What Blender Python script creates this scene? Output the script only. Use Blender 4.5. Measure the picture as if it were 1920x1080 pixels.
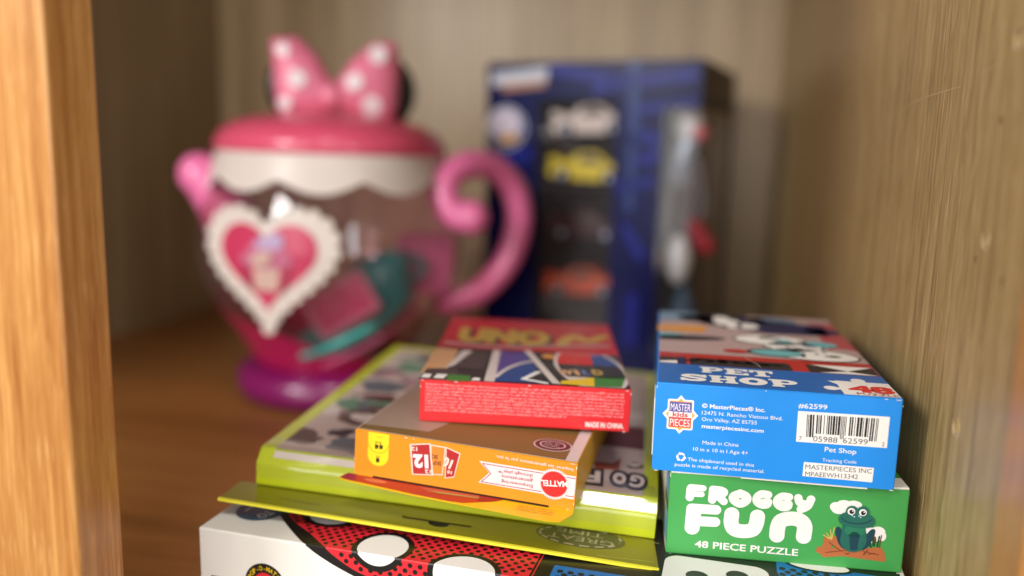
import bpy, bmesh, math, random
import numpy as np
from mathutils import Matrix, Vector

for o in list(bpy.data.objects):
    bpy.data.objects.remove(o)
S = bpy.context.scene
COL = S.collection
R = math.radians
CAM_Z = 0.228            # camera height above the shelf board

# ------------------------------------------------------------------ camera
cam_d = bpy.data.cameras.new('camera')
cam = bpy.data.objects.new('camera', cam_d)
COL.objects.link(cam)
r_ = (0.987233566, 0.157624118, 0.022902496)
u_ = (-0.048455925, 0.16024215, 0.985887659)
f_ = (-0.151729727, 0.974411151, -0.165834252)
cam.matrix_world = Matrix(((r_[0], u_[0], -f_[0], 0), (r_[1], u_[1], -f_[1], 0), (r_[2], u_[2], -f_[2], CAM_Z), (0, 0, 0, 1)))
cam_d.sensor_width = 36
cam_d.lens = 29.615
cam_d.clip_start = 0.01
cam_d.clip_end = 50
cam_d.dof.use_dof = True
cam_d.dof.focus_distance = 0.337
cam_d.dof.aperture_fstop = 2.55
S.camera = cam

# ------------------------------------------------------------------ world and lamps
wd = bpy.data.worlds.new('World')
S.world = wd
wd.use_nodes = True
bg = wd.node_tree.nodes['Background']
bg.inputs[0].default_value = (1.0, 0.95, 0.89, 1)
bg.inputs[1].default_value = 0.15


def area(name, loc, target, sx, sy, power, color):
    l = bpy.data.lights.new(name, 'AREA')
    l.shape = 'RECTANGLE'
    l.size, l.size_y, l.energy, l.color = sx, sy, power, color
    o = bpy.data.objects.new(name, l)
    COL.objects.link(o)
    o.location = loc
    o.rotation_euler = (Vector(target) - Vector(loc)).to_track_quat('-Z', 'Y').to_euler()
    return o


area('window_light', (-0.92, -0.60, 0.82), (0.0, 0.45, 0.12), 0.32, 0.42, 14.0, (1.0, 0.98, 0.95))
area('door_light', (0.70, -0.55, 0.30), (-0.25, 0.70, 0.16), 0.11, 0.85, 3.4, (0.92, 0.97, 1.0))
area('ceiling_light', (0.10, -0.60, 1.60), (0.0, 0.36, 0.08), 0.45, 0.40, 15.0, (1.0, 0.96, 0.90))
area('room_fill', (-0.45, -1.80, 0.45), (0.02, 0.5, 0.15), 2.0, 1.3, 32.0, (1.0, 0.96, 0.91))  # added broad fill lamp, stands for the room's ambient light

S.view_settings.view_transform = 'Standard'
S.view_settings.look = 'None'
S.view_settings.exposure = 0.0
S.view_settings.gamma = 1.0
S.cycles.max_bounces = 10
S.cycles.transparent_max_bounces = 16


# ------------------------------------------------------------------ materials
def lin(c):
    return tuple((x / 255 / 12.92) if x / 255 <= 0.04045 else ((x / 255 + 0.055) / 1.055) ** 2.4 for x in c) + (1.0,)


MATS = {}


def mat(name, rgb=(200, 200, 200), rough=0.42, spec=0.5, coat=0.0, var=0.06, vscale=60.0, metal=0.0, bump=0.0):
    """printed card or plastic: a base colour with a slight mottled wear"""
    if name in MATS:
        return MATS[name]
    m = bpy.data.materials.new(name)
    m.use_nodes = True
    nt = m.node_tree
    b = nt.nodes['Principled BSDF']
    tc = nt.nodes.new('ShaderNodeTexCoord')
    nz = nt.nodes.new('ShaderNodeTexNoise')
    nz.inputs['Scale'].default_value = vscale
    nz.inputs['Detail'].default_value = 3
    nt.links.new(tc.outputs['Object'], nz.inputs['Vector'])
    mx = nt.nodes.new('ShaderNodeMix')
    mx.data_type = 'RGBA'
    c = lin(rgb)
    mx.inputs['A'].default_value = tuple(max(0, x * (1 - var)) for x in c[:3]) + (1,)
    mx.inputs['B'].default_value = tuple(min(1, x * (1 + var)) for x in c[:3]) + (1,)
    nt.links.new(nz.outputs['Fac'], mx.inputs['Factor'])
    nt.links.new(mx.outputs['Result'], b.inputs['Base Color'])
    mr = nt.nodes.new('ShaderNodeMapRange')
    mr.inputs['To Min'].default_value = max(0.02, rough - 0.06)
    mr.inputs['To Max'].default_value = rough + 0.06
    nt.links.new(nz.outputs['Fac'], mr.inputs['Value'])
    nt.links.new(mr.outputs['Result'], b.inputs['Roughness'])
    b.inputs['Specular IOR Level'].default_value = spec
    b.inputs['Coat Weight'].default_value = coat
    b.inputs['Coat Roughness'].default_value = 0.12
    b.inputs['Metallic'].default_value = metal
    if bump:
        n2 = nt.nodes.new('ShaderNodeTexNoise')
        n2.inputs['Scale'].default_value = 90
        nt.links.new(tc.outputs['Object'], n2.inputs['Vector'])
        bp = nt.nodes.new('ShaderNodeBump')
        bp.inputs['Strength'].default_value = bump
        bp.inputs['Distance'].default_value = 0.002
        nt.links.new(n2.outputs['Fac'], bp.inputs['Height'])
        nt.links.new(bp.outputs['Normal'], b.inputs['Normal'])
    MATS[name] = m
    return m


def clear(name, tint=(255, 255, 255), alpha=0.12, rough=0.06, base=0.045):
    """thin clear plastic: mostly see-through, with a gloss of its own"""
    if name in MATS:
        return MATS[name]
    m = bpy.data.materials.new(name)
    m.use_nodes = True
    nt = m.node_tree
    nt.nodes.remove(nt.nodes['Principled BSDF'])
    out = nt.nodes['Material Output']
    tr = nt.nodes.new('ShaderNodeBsdfTransparent')
    tr.inputs[0].default_value = lin(tint)
    gl = nt.nodes.new('ShaderNodeBsdfGlossy')
    gl.inputs['Roughness'].default_value = rough
    df = nt.nodes.new('ShaderNodeBsdfDiffuse')
    df.inputs[0].default_value = lin(tint)
    lw = nt.nodes.new('ShaderNodeLayerWeight')
    lw.inputs['Blend'].default_value = 0.5
    pw = nt.nodes.new('ShaderNodeMath')
    pw.operation = 'POWER'
    pw.inputs[1].default_value = 4.0
    nt.links.new(lw.outputs['Facing'], pw.inputs[0])
    fr = nt.nodes.new('ShaderNodeMath')
    fr.operation = 'MULTIPLY_ADD'
    fr.inputs[1].default_value = 0.6
    fr.inputs[2].default_value = base
    nt.links.new(pw.outputs[0], fr.inputs[0])
    m1 = nt.nodes.new('ShaderNodeMixShader')
    m1.inputs[0].default_value = alpha
    nt.links.new(tr.outputs[0], m1.inputs[1])
    nt.links.new(df.outputs[0], m1.inputs[2])
    m2 = nt.nodes.new('ShaderNodeMixShader')
    nt.links.new(fr.outputs[0], m2.inputs[0])
    nt.links.new(m1.outputs[0], m2.inputs[1])
    nt.links.new(gl.outputs[0], m2.inputs[2])
    nt.links.new(m2.outputs[0], out.inputs[0])
    MATS[name] = m
    return m


def wood(name, dark, mid, light, axis='Z', rough=0.4, fine=420.0, long_=5.0, band=26.0, spec=0.5, pores=0.0, bump=0.15, wts=(0.42, 0.40, 0.18), rng=(0.36, 0.50, 0.66)):
    m = bpy.data.materials.new(name)
    m.use_nodes = True
    nt = m.node_tree
    N, L = nt.nodes, nt.links
    b = N['Principled BSDF']
    tc = N.new('ShaderNodeTexCoord')

    def noise(sc, along, detail, dist=0.0):
        mp = N.new('ShaderNodeMapping')
        v = [sc, sc, sc]
        v['XYZ'.index(axis)] = along
        mp.inputs['Scale'].default_value = v
        n = N.new('ShaderNodeTexNoise')
        n.inputs['Scale'].default_value = 1
        n.inputs['Detail'].default_value = detail
        n.inputs['Roughness'].default_value = 0.6
        n.inputs['Distortion'].default_value = dist
        L.new(tc.outputs['Object'], mp.inputs['Vector'])
        L.new(mp.outputs[0], n.inputs['Vector'])
        return n.outputs['Fac']
    a, c, d = noise(band, band * 0.045, 3, 0.6), noise(fine, long_, 5), noise(fine * 2.6, long_ * 5, 2)
    s1 = N.new('ShaderNodeMath'); s1.operation = 'MULTIPLY'; s1.inputs[1].default_value = wts[0]
    L.new(a, s1.inputs[0])
    s2 = N.new('ShaderNodeMath'); s2.operation = 'MULTIPLY_ADD'; s2.inputs[1].default_value = wts[1]
    L.new(c, s2.inputs[0]); L.new(s1.outputs[0], s2.inputs[2])
    s3 = N.new('ShaderNodeMath'); s3.operation = 'MULTIPLY_ADD'; s3.inputs[1].default_value = wts[2]
    L.new(d, s3.inputs[0]); L.new(s2.outputs[0], s3.inputs[2])
    rp = N.new('ShaderNodeValToRGB')
    e = rp.color_ramp.elements
    e[0].position, e[0].color = rng[0], lin(dark)
    e[1].position, e[1].color = rng[2], lin(light)
    k = e.new(rng[1]); k.color = lin(mid)
    L.new(s3.outputs[0], rp.inputs[0])
    col = rp.outputs[0]
    if pores:
        p = noise(fine * 3.2, 55, 1)
        st = N.new('ShaderNodeMapRange')
        st.inputs['From Min'].default_value = 0.63; st.inputs['From Max'].default_value = 0.72
        st.inputs['To Max'].default_value = pores
        L.new(p, st.inputs['Value'])
        mx = N.new('ShaderNodeMix'); mx.data_type = 'RGBA'
        mx.inputs['B'].default_value = lin(tuple(min(255, x + 45) for x in light))
        L.new(st.outputs[0], mx.inputs['Factor']); L.new(col, mx.inputs['A'])
        col = mx.outputs['Result']
    L.new(col, b.inputs['Base Color'])
    mr = N.new('ShaderNodeMapRange')
    mr.inputs['To Min'].default_value = rough - 0.08; mr.inputs['To Max'].default_value = rough + 0.12
    L.new(c, mr.inputs['Value']); L.new(mr.outputs[0], b.inputs['Roughness'])
    b.inputs['Specular IOR Level'].default_value = spec
    if bump:
        bp = N.new('ShaderNodeBump'); bp.inputs['Strength'].default_value = bump; bp.inputs['Distance'].default_value = 0.0006
        L.new(s3.outputs[0], bp.inputs['Height']); L.new(bp.outputs[0], b.inputs['Normal'])
    MATS[name] = m
    return m


# ------------------------------------------------------------------ object helpers
def link(name, me, parent=None, mats=()):
    o = bpy.data.objects.new(name, me)
    COL.objects.link(o)
    for m in mats:
        me.materials.append(m)
    if parent is not None:
        o.parent = parent
    return o


def tag(o, label=None, cat=None, group=None, kind=None):
    for k, v in (('label', label), ('category', cat), ('group', group), ('kind', kind)):
        if v:
            o[k] = v
    return o


def empty(name, mw):
    o = bpy.data.objects.new(name, None)
    o.empty_display_size = 0.01
    COL.objects.link(o)
    o.matrix_world = mw
    return o


def frame(o, yaw, tilt=0.0):
    a, t = R(yaw), R(tilt)
    ux = Vector((math.cos(a) * math.cos(t), math.sin(a) * math.cos(t), -math.sin(t)))
    uy = Vector((-math.sin(a), math.cos(a), 0))
    uz = ux.cross(uy)
    return Matrix(((ux.x, uy.x, uz.x, o[0]), (ux.y, uy.y, uz.y, o[1]), (ux.z, uy.z, uz.z, o[2] + CAM_Z), (0, 0, 0, 1)))


def box_mesh(name, x0, y0, z0, x1, y1, z1, bev=0.0005, seg=2):
    bm = bmesh.new()
    bmesh.ops.create_cube(bm, size=1)
    for v in bm.verts:
        v.co = Vector((x0 + (v.co.x + .5) * (x1 - x0), y0 + (v.co.y + .5) * (y1 - y0), z0 + (v.co.z + .5) * (z1 - z0)))
    if bev:
        bmesh.ops.bevel(bm, geom=bm.edges[:], offset=bev, segments=seg, profile=0.5, affect='EDGES')
    me = bpy.data.meshes.new(name)
    bm.to_mesh(me)
    bm.free()
    return me


def box(name, x0, y0, z0, x1, y1, z1, m, parent=None, bev=0.0005, seg=2):
    return link(name, box_mesh(name, x0, y0, z0, x1, y1, z1, bev, seg), parent, [m])


def smooth(o):
    for p in o.data.polygons:
        p.use_smooth = True
    return o


def lathe(name, prof, m, parent=None, n=64, zmod=None, close=True):
    vs, fs = [], []
    for i, (r, z) in enumerate(prof):
        for k in range(n):
            a = 2 * math.pi * k / n
            zz = z + (zmod(i, a) if zmod else 0)
            vs.append((r * math.cos(a), r * math.sin(a), zz))
    for i in range(len(prof) - 1):
        for k in range(n):
            k2 = (k + 1) % n
            fs.append((i * n + k, i * n + k2, (i + 1) * n + k2, (i + 1) * n + k))
    if close:
        if prof[0][0] > 1e-6:
            fs.append(tuple(range(n - 1, -1, -1)))
        if prof[-1][0] > 1e-6:
            fs.append(tuple((len(prof) - 1) * n + k for k in range(n)))
    me = bpy.data.meshes.new(name)
    me.from_pydata(vs, [], fs)
    return smooth(link(name, me, parent, [m]))


def spline(pts, n=8):
    out = []
    P = [np.array(p, float) for p in pts]
    P = [2 * P[0] - P[1]] + P + [2 * P[-1] - P[-2]]
    for i in range(1, len(P) - 2):
        for k in range(n):
            t = k / n
            a, b, c, d = P[i - 1], P[i], P[i + 1], P[i + 2]
            out.append(0.5 * (2 * b + (c - a) * t + (2 * a - 5 * b + 4 * c - d) * t * t + (3 * b - a - 3 * c + d) * t ** 3))
    out.append(P[-2])
    return out


def tube(name, pts, radii, m, parent=None, n=16, sub=8):
    """a swept tube with rounded ends; pts 3D, radii per point"""
    q = spline([tuple(p) + (r,) for p, r in zip(pts, radii)], sub)
    C = [Vector(x[:3]) for x in q]
    rad = [x[3] for x in q]
    t0, t1 = (C[1] - C[0]).normalized(), (C[-1] - C[-2]).normalized()
    cap = [(-math.cos(a), math.sin(a)) for a in (0.12, 0.5, 1.0, 1.35)]
    C2 = [C[0] + t0 * rad[0] * c for c, s in cap] + C + [C[-1] - t1 * rad[-1] * c for c, s in reversed(cap)]
    r2 = [rad[0] * s for c, s in cap] + rad + [rad[-1] * s for c, s in reversed(cap)]
    ref = Vector((0, 1, 0.01)).normalized()
    vs, fs = [], []
    for i, c in enumerate(C2):
        t = (C2[min(i + 1, len(C2) - 1)] - C2[max(i - 1, 0)]).normalized()
        s = t.cross(ref)
        if s.length < 1e-3:
            s = t.cross(Vector((1, 0, 0)))
        s.normalize()
        w = s.cross(t)
        ref = (ref * 0.7 + w * 0.3).normalized() if w.dot(ref) > 0 else ref
        for k in range(n):
            a = 2 * math.pi * k / n
            vs.append(c + (s * math.cos(a) + w * math.sin(a)) * r2[i])
    m_ = len(C2)
    for i in range(m_ - 1):
        for k in range(n):
            k2 = (k + 1) % n
            fs.append((i * n + k, i * n + k2, (i + 1) * n + k2, (i + 1) * n + k))
    fs.append(tuple(range(n - 1, -1, -1)))
    fs.append(tuple((m_ - 1) * n + k for k in range(n)))
    me = bpy.data.meshes.new(name)
    me.from_pydata(vs, [], fs)
    return smooth(link(name, me, parent, [m]))


def ball(name, loc, rad, m, parent=None, sx=1, sy=1, sz=1, rot=None, n=24):
    bm = bmesh.new()
    bmesh.ops.create_uvsphere(bm, u_segments=n, v_segments=n // 2, radius=rad)
    mt = Matrix.Translation(loc) @ (rot or Matrix.Identity(4)) @ Matrix.Diagonal((sx, sy, sz, 1))
    bmesh.ops.transform(bm, matrix=mt, verts=bm.verts)
    me = bpy.data.meshes.new(name)
    bm.to_mesh(me)
    bm.free()
    return smooth(link(name, me, parent, [m]))


# ------------------------------------------------------------------ flat shapes: signed distances and their outlines
def s_circ(c, r):
    return lambda X, Y: np.hypot(X - c[0], Y - c[1]) - r


def s_ell(c, a, b, rot=0.0):
    ca, sa = math.cos(R(rot)), math.sin(R(rot))

    def f(X, Y):
        x, y = (X - c[0]) * ca + (Y - c[1]) * sa, -(X - c[0]) * sa + (Y - c[1]) * ca
        return (np.hypot(x / a, y / b) - 1) * min(a, b)
    return f


def s_blob(c, a, b, rot=0.0, k=0.22):
    """an ellipse with an uneven, drawn-looking outline"""
    g = s_ell(c, a, b, rot)
    p1, p2 = c[0] * 1.7 + c[1] * .9, c[0] * .6 - c[1] * 1.3

    def f(X, Y):
        t = np.arctan2((Y - c[1]) / b, (X - c[0]) / a)
        return g(X, Y) + min(a, b) * k * (np.sin(3 * t + p1) * .6 + np.sin(5 * t + p2) * .35 + np.sin(8 * t + p1 * 2) * .2)
    return f


def s_seg(p, q, r, r2=None):
    p, q = np.array(p, float), np.array(q, float)
    r2 = r if r2 is None else r2

    def f(X, Y):
        d = q - p
        t = np.clip(((X - p[0]) * d[0] + (Y - p[1]) * d[1]) / max(1e-9, d @ d), 0, 1)
        return np.hypot(X - p[0] - t * d[0], Y - p[1] - t * d[1]) - (r + (r2 - r) * t)
    return f


def s_line(pts, r, curved=0):
    P = [tuple(p[:2]) for p in (spline(pts, curved) if curved else pts)]
    return s_or(*[s_seg(a, b, r) for a, b in zip(P, P[1:])])


def s_or(*fs):
    def f(X, Y):
        d = fs[0](X, Y)
        for g in fs[1:]:
            d = np.minimum(d, g(X, Y))
        return d
    return f


def s_and(*fs):
    def f(X, Y):
        d = fs[0](X, Y)
        for g in fs[1:]:
            d = np.maximum(d, g(X, Y))
        return d
    return f


def s_not(g):
    return lambda X, Y: -g(X, Y)


def s_grow(g, k):
    return lambda X, Y: g(X, Y) - k


def s_poly(pts, rnd=0.0):
    P = np.array([p[:2] for p in pts], float)

    def f(X, Y):
        d = np.full(X.shape, 1e9)
        ins = np.zeros(X.shape, bool)
        for i in range(len(P)):
            a, b = P[i], P[i - 1]
            e = b - a
            wx, wy = X - a[0], Y - a[1]
            t = np.clip((wx * e[0] + wy * e[1]) / max(1e-12, e @ e), 0, 1)
            d = np.minimum(d, np.hypot(wx - t * e[0], wy - t * e[1]))
            c = ((a[1] > Y) != (b[1] > Y))
            with np.errstate(divide='ignore', invalid='ignore'):
                xi = a[0] + (Y - a[1]) / (b[1] - a[1] if abs(b[1] - a[1]) > 1e-12 else 1e-12) * (b[0] - a[0])
            ins ^= c & (X < xi)
        return np.where(ins, -d, d) - rnd
    return f


def s_rect(c, w, h, rnd=0.0, rot=0.0):
    ca, sa = math.cos(R(rot)), math.sin(R(rot))

    def f(X, Y):
        x, y = (X - c[0]) * ca + (Y - c[1]) * sa, -(X - c[0]) * sa + (Y - c[1]) * ca
        dx, dy = np.abs(x) - w / 2 + rnd, np.abs(y) - h / 2 + rnd
        return np.hypot(np.maximum(dx, 0), np.maximum(dy, 0)) + np.minimum(np.maximum(dx, dy), 0) - rnd
    return f


def outline(fn, bounds, res, merge=True):
    """filled outline of a signed distance: vertices and faces in 2D"""
    x0, y0, x1, y1 = bounds
    nx, ny = max(2, int((x1 - x0) / res)), max(2, int((y1 - y0) / res))
    xs, ys = np.linspace(x0, x1, nx + 1), np.linspace(y0, y1, ny + 1)
    X, Y = np.meshgrid(xs, ys)
    F = fn(X, Y)
    vs, fs, idx = [], [], {}

    def V(x, y):
        k = (round(x, 5), round(y, 5))
        if k not in idx:
            idx[k] = len(vs)
            vs.append((x, y))
        return idx[k]
    ins = F < 0
    for j in range(ny):
        run = None
        cnt = ins[j, :-1].astype(int) + ins[j, 1:] + ins[j + 1, :-1] + ins[j + 1, 1:]
        for i in list(np.nonzero(cnt)[0]) + [nx]:
            full = i < nx and cnt[i] == 4
            if run is not None and (not full or run[1] != i or not merge):
                fs.append((V(xs[run[0]], ys[j]), V(xs[run[1]], ys[j]), V(xs[run[1]], ys[j + 1]), V(xs[run[0]], ys[j + 1])))
                run = None
            if full:
                run = (run[0], i + 1) if run is not None else (i, i + 1)
                continue
            if i == nx:
                break
            cs = [(i, j), (i + 1, j), (i + 1, j + 1), (i, j + 1)]
            poly = []
            for a in range(4):
                (ia, ja), (ib, jb) = cs[a], cs[(a + 1) % 4]
                fa, fb = F[ja, ia], F[jb, ib]
                if fa < 0:
                    poly.append(V(xs[ia], ys[ja]))
                if (fa < 0) != (fb < 0):
                    t = fa / (fa - fb)
                    poly.append(V(xs[ia] + t * (xs[ib] - xs[ia]), ys[ja] + t * (ys[jb] - ys[ja])))
            q = [p for n_, p in enumerate(poly) if p != poly[n_ - 1]]
            if len(q) >= 3:
                fs.append(tuple(q))
    return vs, fs


_TXT = {}


def glyphs(s, bold=0.0):
    """text as flat faces, capital height 1, baseline at 0"""
    k = (s, bold)
    if k not in _TXT:
        c = bpy.data.curves.new('t', 'FONT')
        c.body, c.size, c.resolution_u, c.offset, c.fill_mode = s, 1.0, 3, bold, 'FRONT'
        o = bpy.data.objects.new('t', c)
        COL.objects.link(o)
        dg = bpy.context.evaluated_depsgraph_get()
        dg.update()
        me = bpy.data.meshes.new_from_object(o.evaluated_get(dg))
        v = [(p.co.x / 0.729, p.co.y / 0.729) for p in me.vertices]
        f = [tuple(p.vertices) for p in me.polygons]
        bpy.data.objects.remove(o)
        bpy.data.curves.remove(c)
        bpy.data.meshes.remove(me)
        _TXT[k] = (v, f)
    return _TXT[k]


LAYER = 0.00007


class Print:
    """flat print on a face; coordinates in millimetres on that face"""

    def __init__(self, to3d):
        self.to3d, self.v, self.f, self.m, self.mats = to3d, [], [], [], []

    def add(self, vs, fs, m, layer):
        if m not in self.mats:
            self.mats.append(m)
        k, b = self.mats.index(m), len(self.v)
        self.v += [self.to3d(x / 1000, y / 1000, LAYER * (layer + 1)) for x, y in vs]
        for q in fs:
            self.f.append(tuple(b + i for i in q))
            self.m.append(k)

    def poly(self, pts, m, layer=0):
        self.add([p[:2] for p in pts], [tuple(range(len(pts)))], m, layer)

    def rect(self, x0, y0, x1, y1, m, layer=0):
        self.poly([(x0, y0), (x1, y0), (x1, y1), (x0, y1)], m, layer)

    def shape(self, fn, bounds, m, layer=0, res=0.25, merge=True):
        self.add(*outline(fn, bounds, res, merge), m, layer)

    def text(self, s, p0, p1, h, m, layer=1, bold=0.0, flip=False):
        """s on the baseline p0-p1, stretched to that width; h = capital height"""
        v, f = glyphs(s, bold)
        if not v:
            return
        a, b = np.array(p0, float), np.array(p1, float)
        xs = [p[0] for p in v]
        lo, w = min(xs), max(xs) - min(xs)
        d = b - a
        n = np.array([-d[1], d[0]]) / np.hypot(*d)
        self.add([tuple(a + d * ((x - lo) / w) + n * y * h) for x, y in v], f, m, layer)

    def fine(self, p0, p1, h, m, layer=1, seed=0, lw=0.62):
        """a line of print too small to read: letter-sized strokes in words"""
        rnd = random.Random(seed)
        a, b = np.array(p0, float), np.array(p1, float)
        d = b - a
        ln = np.hypot(*d)
        d /= ln
        n = np.array([-d[1], d[0]])
        x, left = 0.0, rnd.randint(3, 9)
        vs, fs = [], []
        while x < ln - h * lw:
            hh = h * rnd.choice((0.68, 0.68, 0.72, 1.0))
            w = h * lw * rnd.uniform(0.65, 1.0)
            q = a + d * x
            for (sx, w2, y0, y1) in ((0, w * .3, 0, hh), (w * .3, w * .5, hh * rnd.choice((0, .35, .7)), hh * 1.0)):
                k = len(vs)
                y1 = min(y1, y0 + hh * .34) if sx else y1
                for u, y in ((sx, y0), (sx + w2, y0), (sx + w2, y1), (sx, y1)):
                    vs.append(tuple(q + d * u + n * y))
                fs.append((k, k + 1, k + 2, k + 3))
            x += h * lw * 1.12
            left -= 1
            if left == 0:
                x += h * 0.5
                left = rnd.randint(2, 9)
        self.add(vs, fs, m, layer)

    def build(self, name, parent, label=None):
        me = bpy.data.meshes.new(name)
        me.from_pydata(self.v, [], self.f)
        for i, p in enumerate(me.polygons):
            p.material_index = self.m[i]
        o = link(name, me, parent, self.mats)
        if label:
            o['label'] = label
        return o


def on_front(x, y, e):
    return (x, -e, y)


def on_top(h):
    return lambda x, y, e: (x, y, h + e)


def plate(name, fn, bounds, to3d, thick, m, parent=None, res=0.3, merge=True):
    """a card plate of the given outline and thickness; to3d(x, y, e) in metres, e outward"""
    vs, fs = outline(fn, bounds, res, merge)
    n = len(vs)
    V3 = [to3d(x / 1000, y / 1000, thick) for x, y in vs] + [to3d(x / 1000, y / 1000, 0) for x, y in vs]
    cnt = {}
    for q in fs:
        for a, b in zip(q, q[1:] + q[:1]):
            cnt[(a, b)] = cnt.get((a, b), 0) + 1
    F = list(fs) + [tuple(n + i for i in reversed(q)) for q in fs]
    for (a, b) in cnt:
        if (b, a) not in cnt:
            F.append((b, a, n + a, n + b))
    me = bpy.data.meshes.new(name)
    me.from_pydata(V3, [], F)
    return link(name, me, parent, [m])


def puff(name, fn, bounds, T, w, m, parent=None, res=1.0, y0=0.0, flat=0.35, to3d=None):
    """a pillow-like solid with the outline fn (mm); the thickness swells from the rim inwards"""
    vs, fs = outline(fn, bounds, res, merge=False)
    P = np.array(vs)
    d = np.clip(-fn(P[:, 0], P[:, 1]) / w, 0, 1)
    t = T * np.sqrt(np.clip(1 - (1 - d) ** 2, 0, 1))
    n = len(vs)
    g = to3d or (lambda x, y, e: (x, y0 - e, y))
    V3 = [g(x / 1000, y / 1000, tt / 1000) for (x, y), tt in zip(vs, t)] + [g(x / 1000, y / 1000, -tt * flat / 1000 - 0.0002) for (x, y), tt in zip(vs, t)]
    cnt = set()
    for q in fs:
        for a, b in zip(q, q[1:] + q[:1]):
            cnt.add((a, b))
    F = list(fs) + [tuple(n + i for i in reversed(q)) for q in fs] + [(b, a, n + a, n + b) for (a, b) in cnt if (b, a) not in cnt]
    me = bpy.data.meshes.new(name)
    me.from_pydata(V3, [], F)
    return smooth(link(name, me, parent, [m]))


# ------------------------------------------------------------------ the cupboard
wood_wall = wood('laminate_side', (134, 105, 62), (183, 152, 99), (208, 179, 125), 'Z', rough=0.38, fine=340, long_=9, band=95, pores=0.5, wts=(.20, .48, .32), rng=(.36, .50, .64))
wood_back = wood('laminate_back', (150, 124, 92), (182, 156, 120), (210, 186, 150), 'Z', rough=0.33, fine=160, long_=3, band=22, bump=0.05)
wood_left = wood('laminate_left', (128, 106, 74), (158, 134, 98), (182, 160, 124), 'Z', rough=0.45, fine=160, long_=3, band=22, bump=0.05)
wood_shelf = wood('shelf_wood', (116, 70, 30), (138, 88, 42), (156, 104, 54), 'X', rough=0.40, fine=130, long_=4, band=14)
wood_post = wood('post_oak', (160, 100, 46), (190, 130, 68), (216, 160, 94), 'Z', rough=0.28, fine=420, long_=9, band=75, pores=0.35, wts=(.30, .42, .28), rng=(.37, .50, .63))

CAB = Matrix.Translation((0, 0, 0)) @ Matrix.Rotation(R(-3.0), 4, 'Z')     # cupboard axes: x across, y into it
WR, WL, DB, FRONT_Y = 0.0963, -0.645, 1.085, 0.2395


def cab_box(name, *a, m, bev=0.0):
    o = box(name, *a, m, None, bev)
    o.matrix_world = CAB
    return tag(o, kind='structure')


cab_box('shelf', WL - 0.018, 0.225, -0.018, WR + 0.018, DB, 0.0, m=wood_shelf)
cab_box('wall_back', WL - 0.018, DB, -0.018, WR + 0.018, DB + 0.008, 0.60, m=wood_back)
cab_box('wall_left', WL - 0.018, 0.27, 0.0, WL, DB, 0.60, m=wood_left)
cab_box('ceiling', WL - 0.018, 0.27, 0.60, WR + 0.018, DB, 0.618, m=wood_left)
wall_right = cab_box('wall_right', WR, 0.268, 0.0, WR + 0.018, DB, 0.60, m=wood_wall)

# drilled shelf-pin holes in the right wall
HOLES = [(0.2965, 0.0366 + CAM_Z), (0.3055, -0.0270 + CAM_Z), (0.3135, -0.0945 + CAM_Z)]
bm = bmesh.new()
for (d, z) in HOLES:
    mt = Matrix.Translation((WR + 0.003, d, z)) @ Matrix.Rotation(R(90), 4, 'Y')
    bmesh.ops.create_cone(bm, cap_ends=True, segments=20, radius1=0.0031, radius2=0.0031, depth=0.016, matrix=mt)
cme = bpy.data.meshes.new('cut')
bm.to_mesh(cme)
bm.free()
cut = bpy.data.objects.new('cut', cme)
COL.objects.link(cut)
cut.matrix_world = CAB
md = wall_right.modifiers.new('holes', 'BOOLEAN')
md.operation, md.object, md.solver = 'DIFFERENCE', cut, 'EXACT'
dg = bpy.context.evaluated_depsgraph_get()
dg.update()
nm = bpy.data.meshes.new_from_object(wall_right.evaluated_get(dg))
wall_right.modifiers.clear()
wall_right.data = nm
bpy.data.objects.remove(cut)
chip = mat('chipped_particle_board', (205, 188, 158), 0.8, 0.2, var=0.25, vscale=900)
for (d, z) in HOLES:
    # chipped rim of pale board with an uneven edge
    rnd = random.Random(int(d * 1e5))
    vs, fs = [], []
    n = 22
    for k in range(n):
        a = 2 * math.pi * k / n
        r0, r1 = 0.00312, 0.00322 + rnd.uniform(0, 0.0010) * (1.3 if math.sin(a) < -0.2 else 0.08)
        for r, e in ((r0, 0.0006), (r0 + 0.0002, -0.00025), (r1, -0.00004)):
            vs.append((WR + e, d + r * math.cos(a), z + r * math.sin(a)))
    for k in range(n):
        k2 = (k + 1) % n
        fs += [(3 * k, 3 * k2, 3 * k2 + 1, 3 * k + 1), (3 * k + 1, 3 * k2 + 1, 3 * k2 + 2, 3 * k + 2)]
    me = bpy.data.meshes.new('peg_hole')
    me.from_pydata(vs, [], fs)
    link('peg_hole', me, wall_right, [chip])
scr = mat('scratch_pale', (212, 186, 142), 0.6)
pp = Print(lambda x, y, e: (WR - e * 2, x, y))
pp.shape(s_line([(445, 248.2), (425, 251.6), (400, 253.0), (372, 253.6), (353, 253.9)], 0.2, 5), (350, 245, 447, 256), scr, 0, 0.16)
pp.shape(s_line([(330, 256.8), (322, 257.5), (314, 258.6)], 0.16, 3), (312, 255, 332, 260), scr, 0, 0.12)
pp.build('scratch', wall_right)
knot = mat('knot_brown', (96, 70, 38), 0.6, var=0.2, vscale=500)
pp = Print(lambda x, y, e: (WR - e * 2, x, y))
for (d, z, a, b) in ((313, 193.5, .5, 1.6), (304, 240, .6, 1.4), (286, 190, .7, 1.8)):
    pp.shape(s_ell((d, z), a, b, 8), (d - 2, z - 3, d + 2, z + 3), knot, 0, 0.12)
pp.build('knot', wall_right)
pp = Print(lambda x, y, e: (WR - e * 2, x, y))
rnd = random.Random(8)
zs = [0.01 + .59 * k / 40 for k in range(41)]
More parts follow.
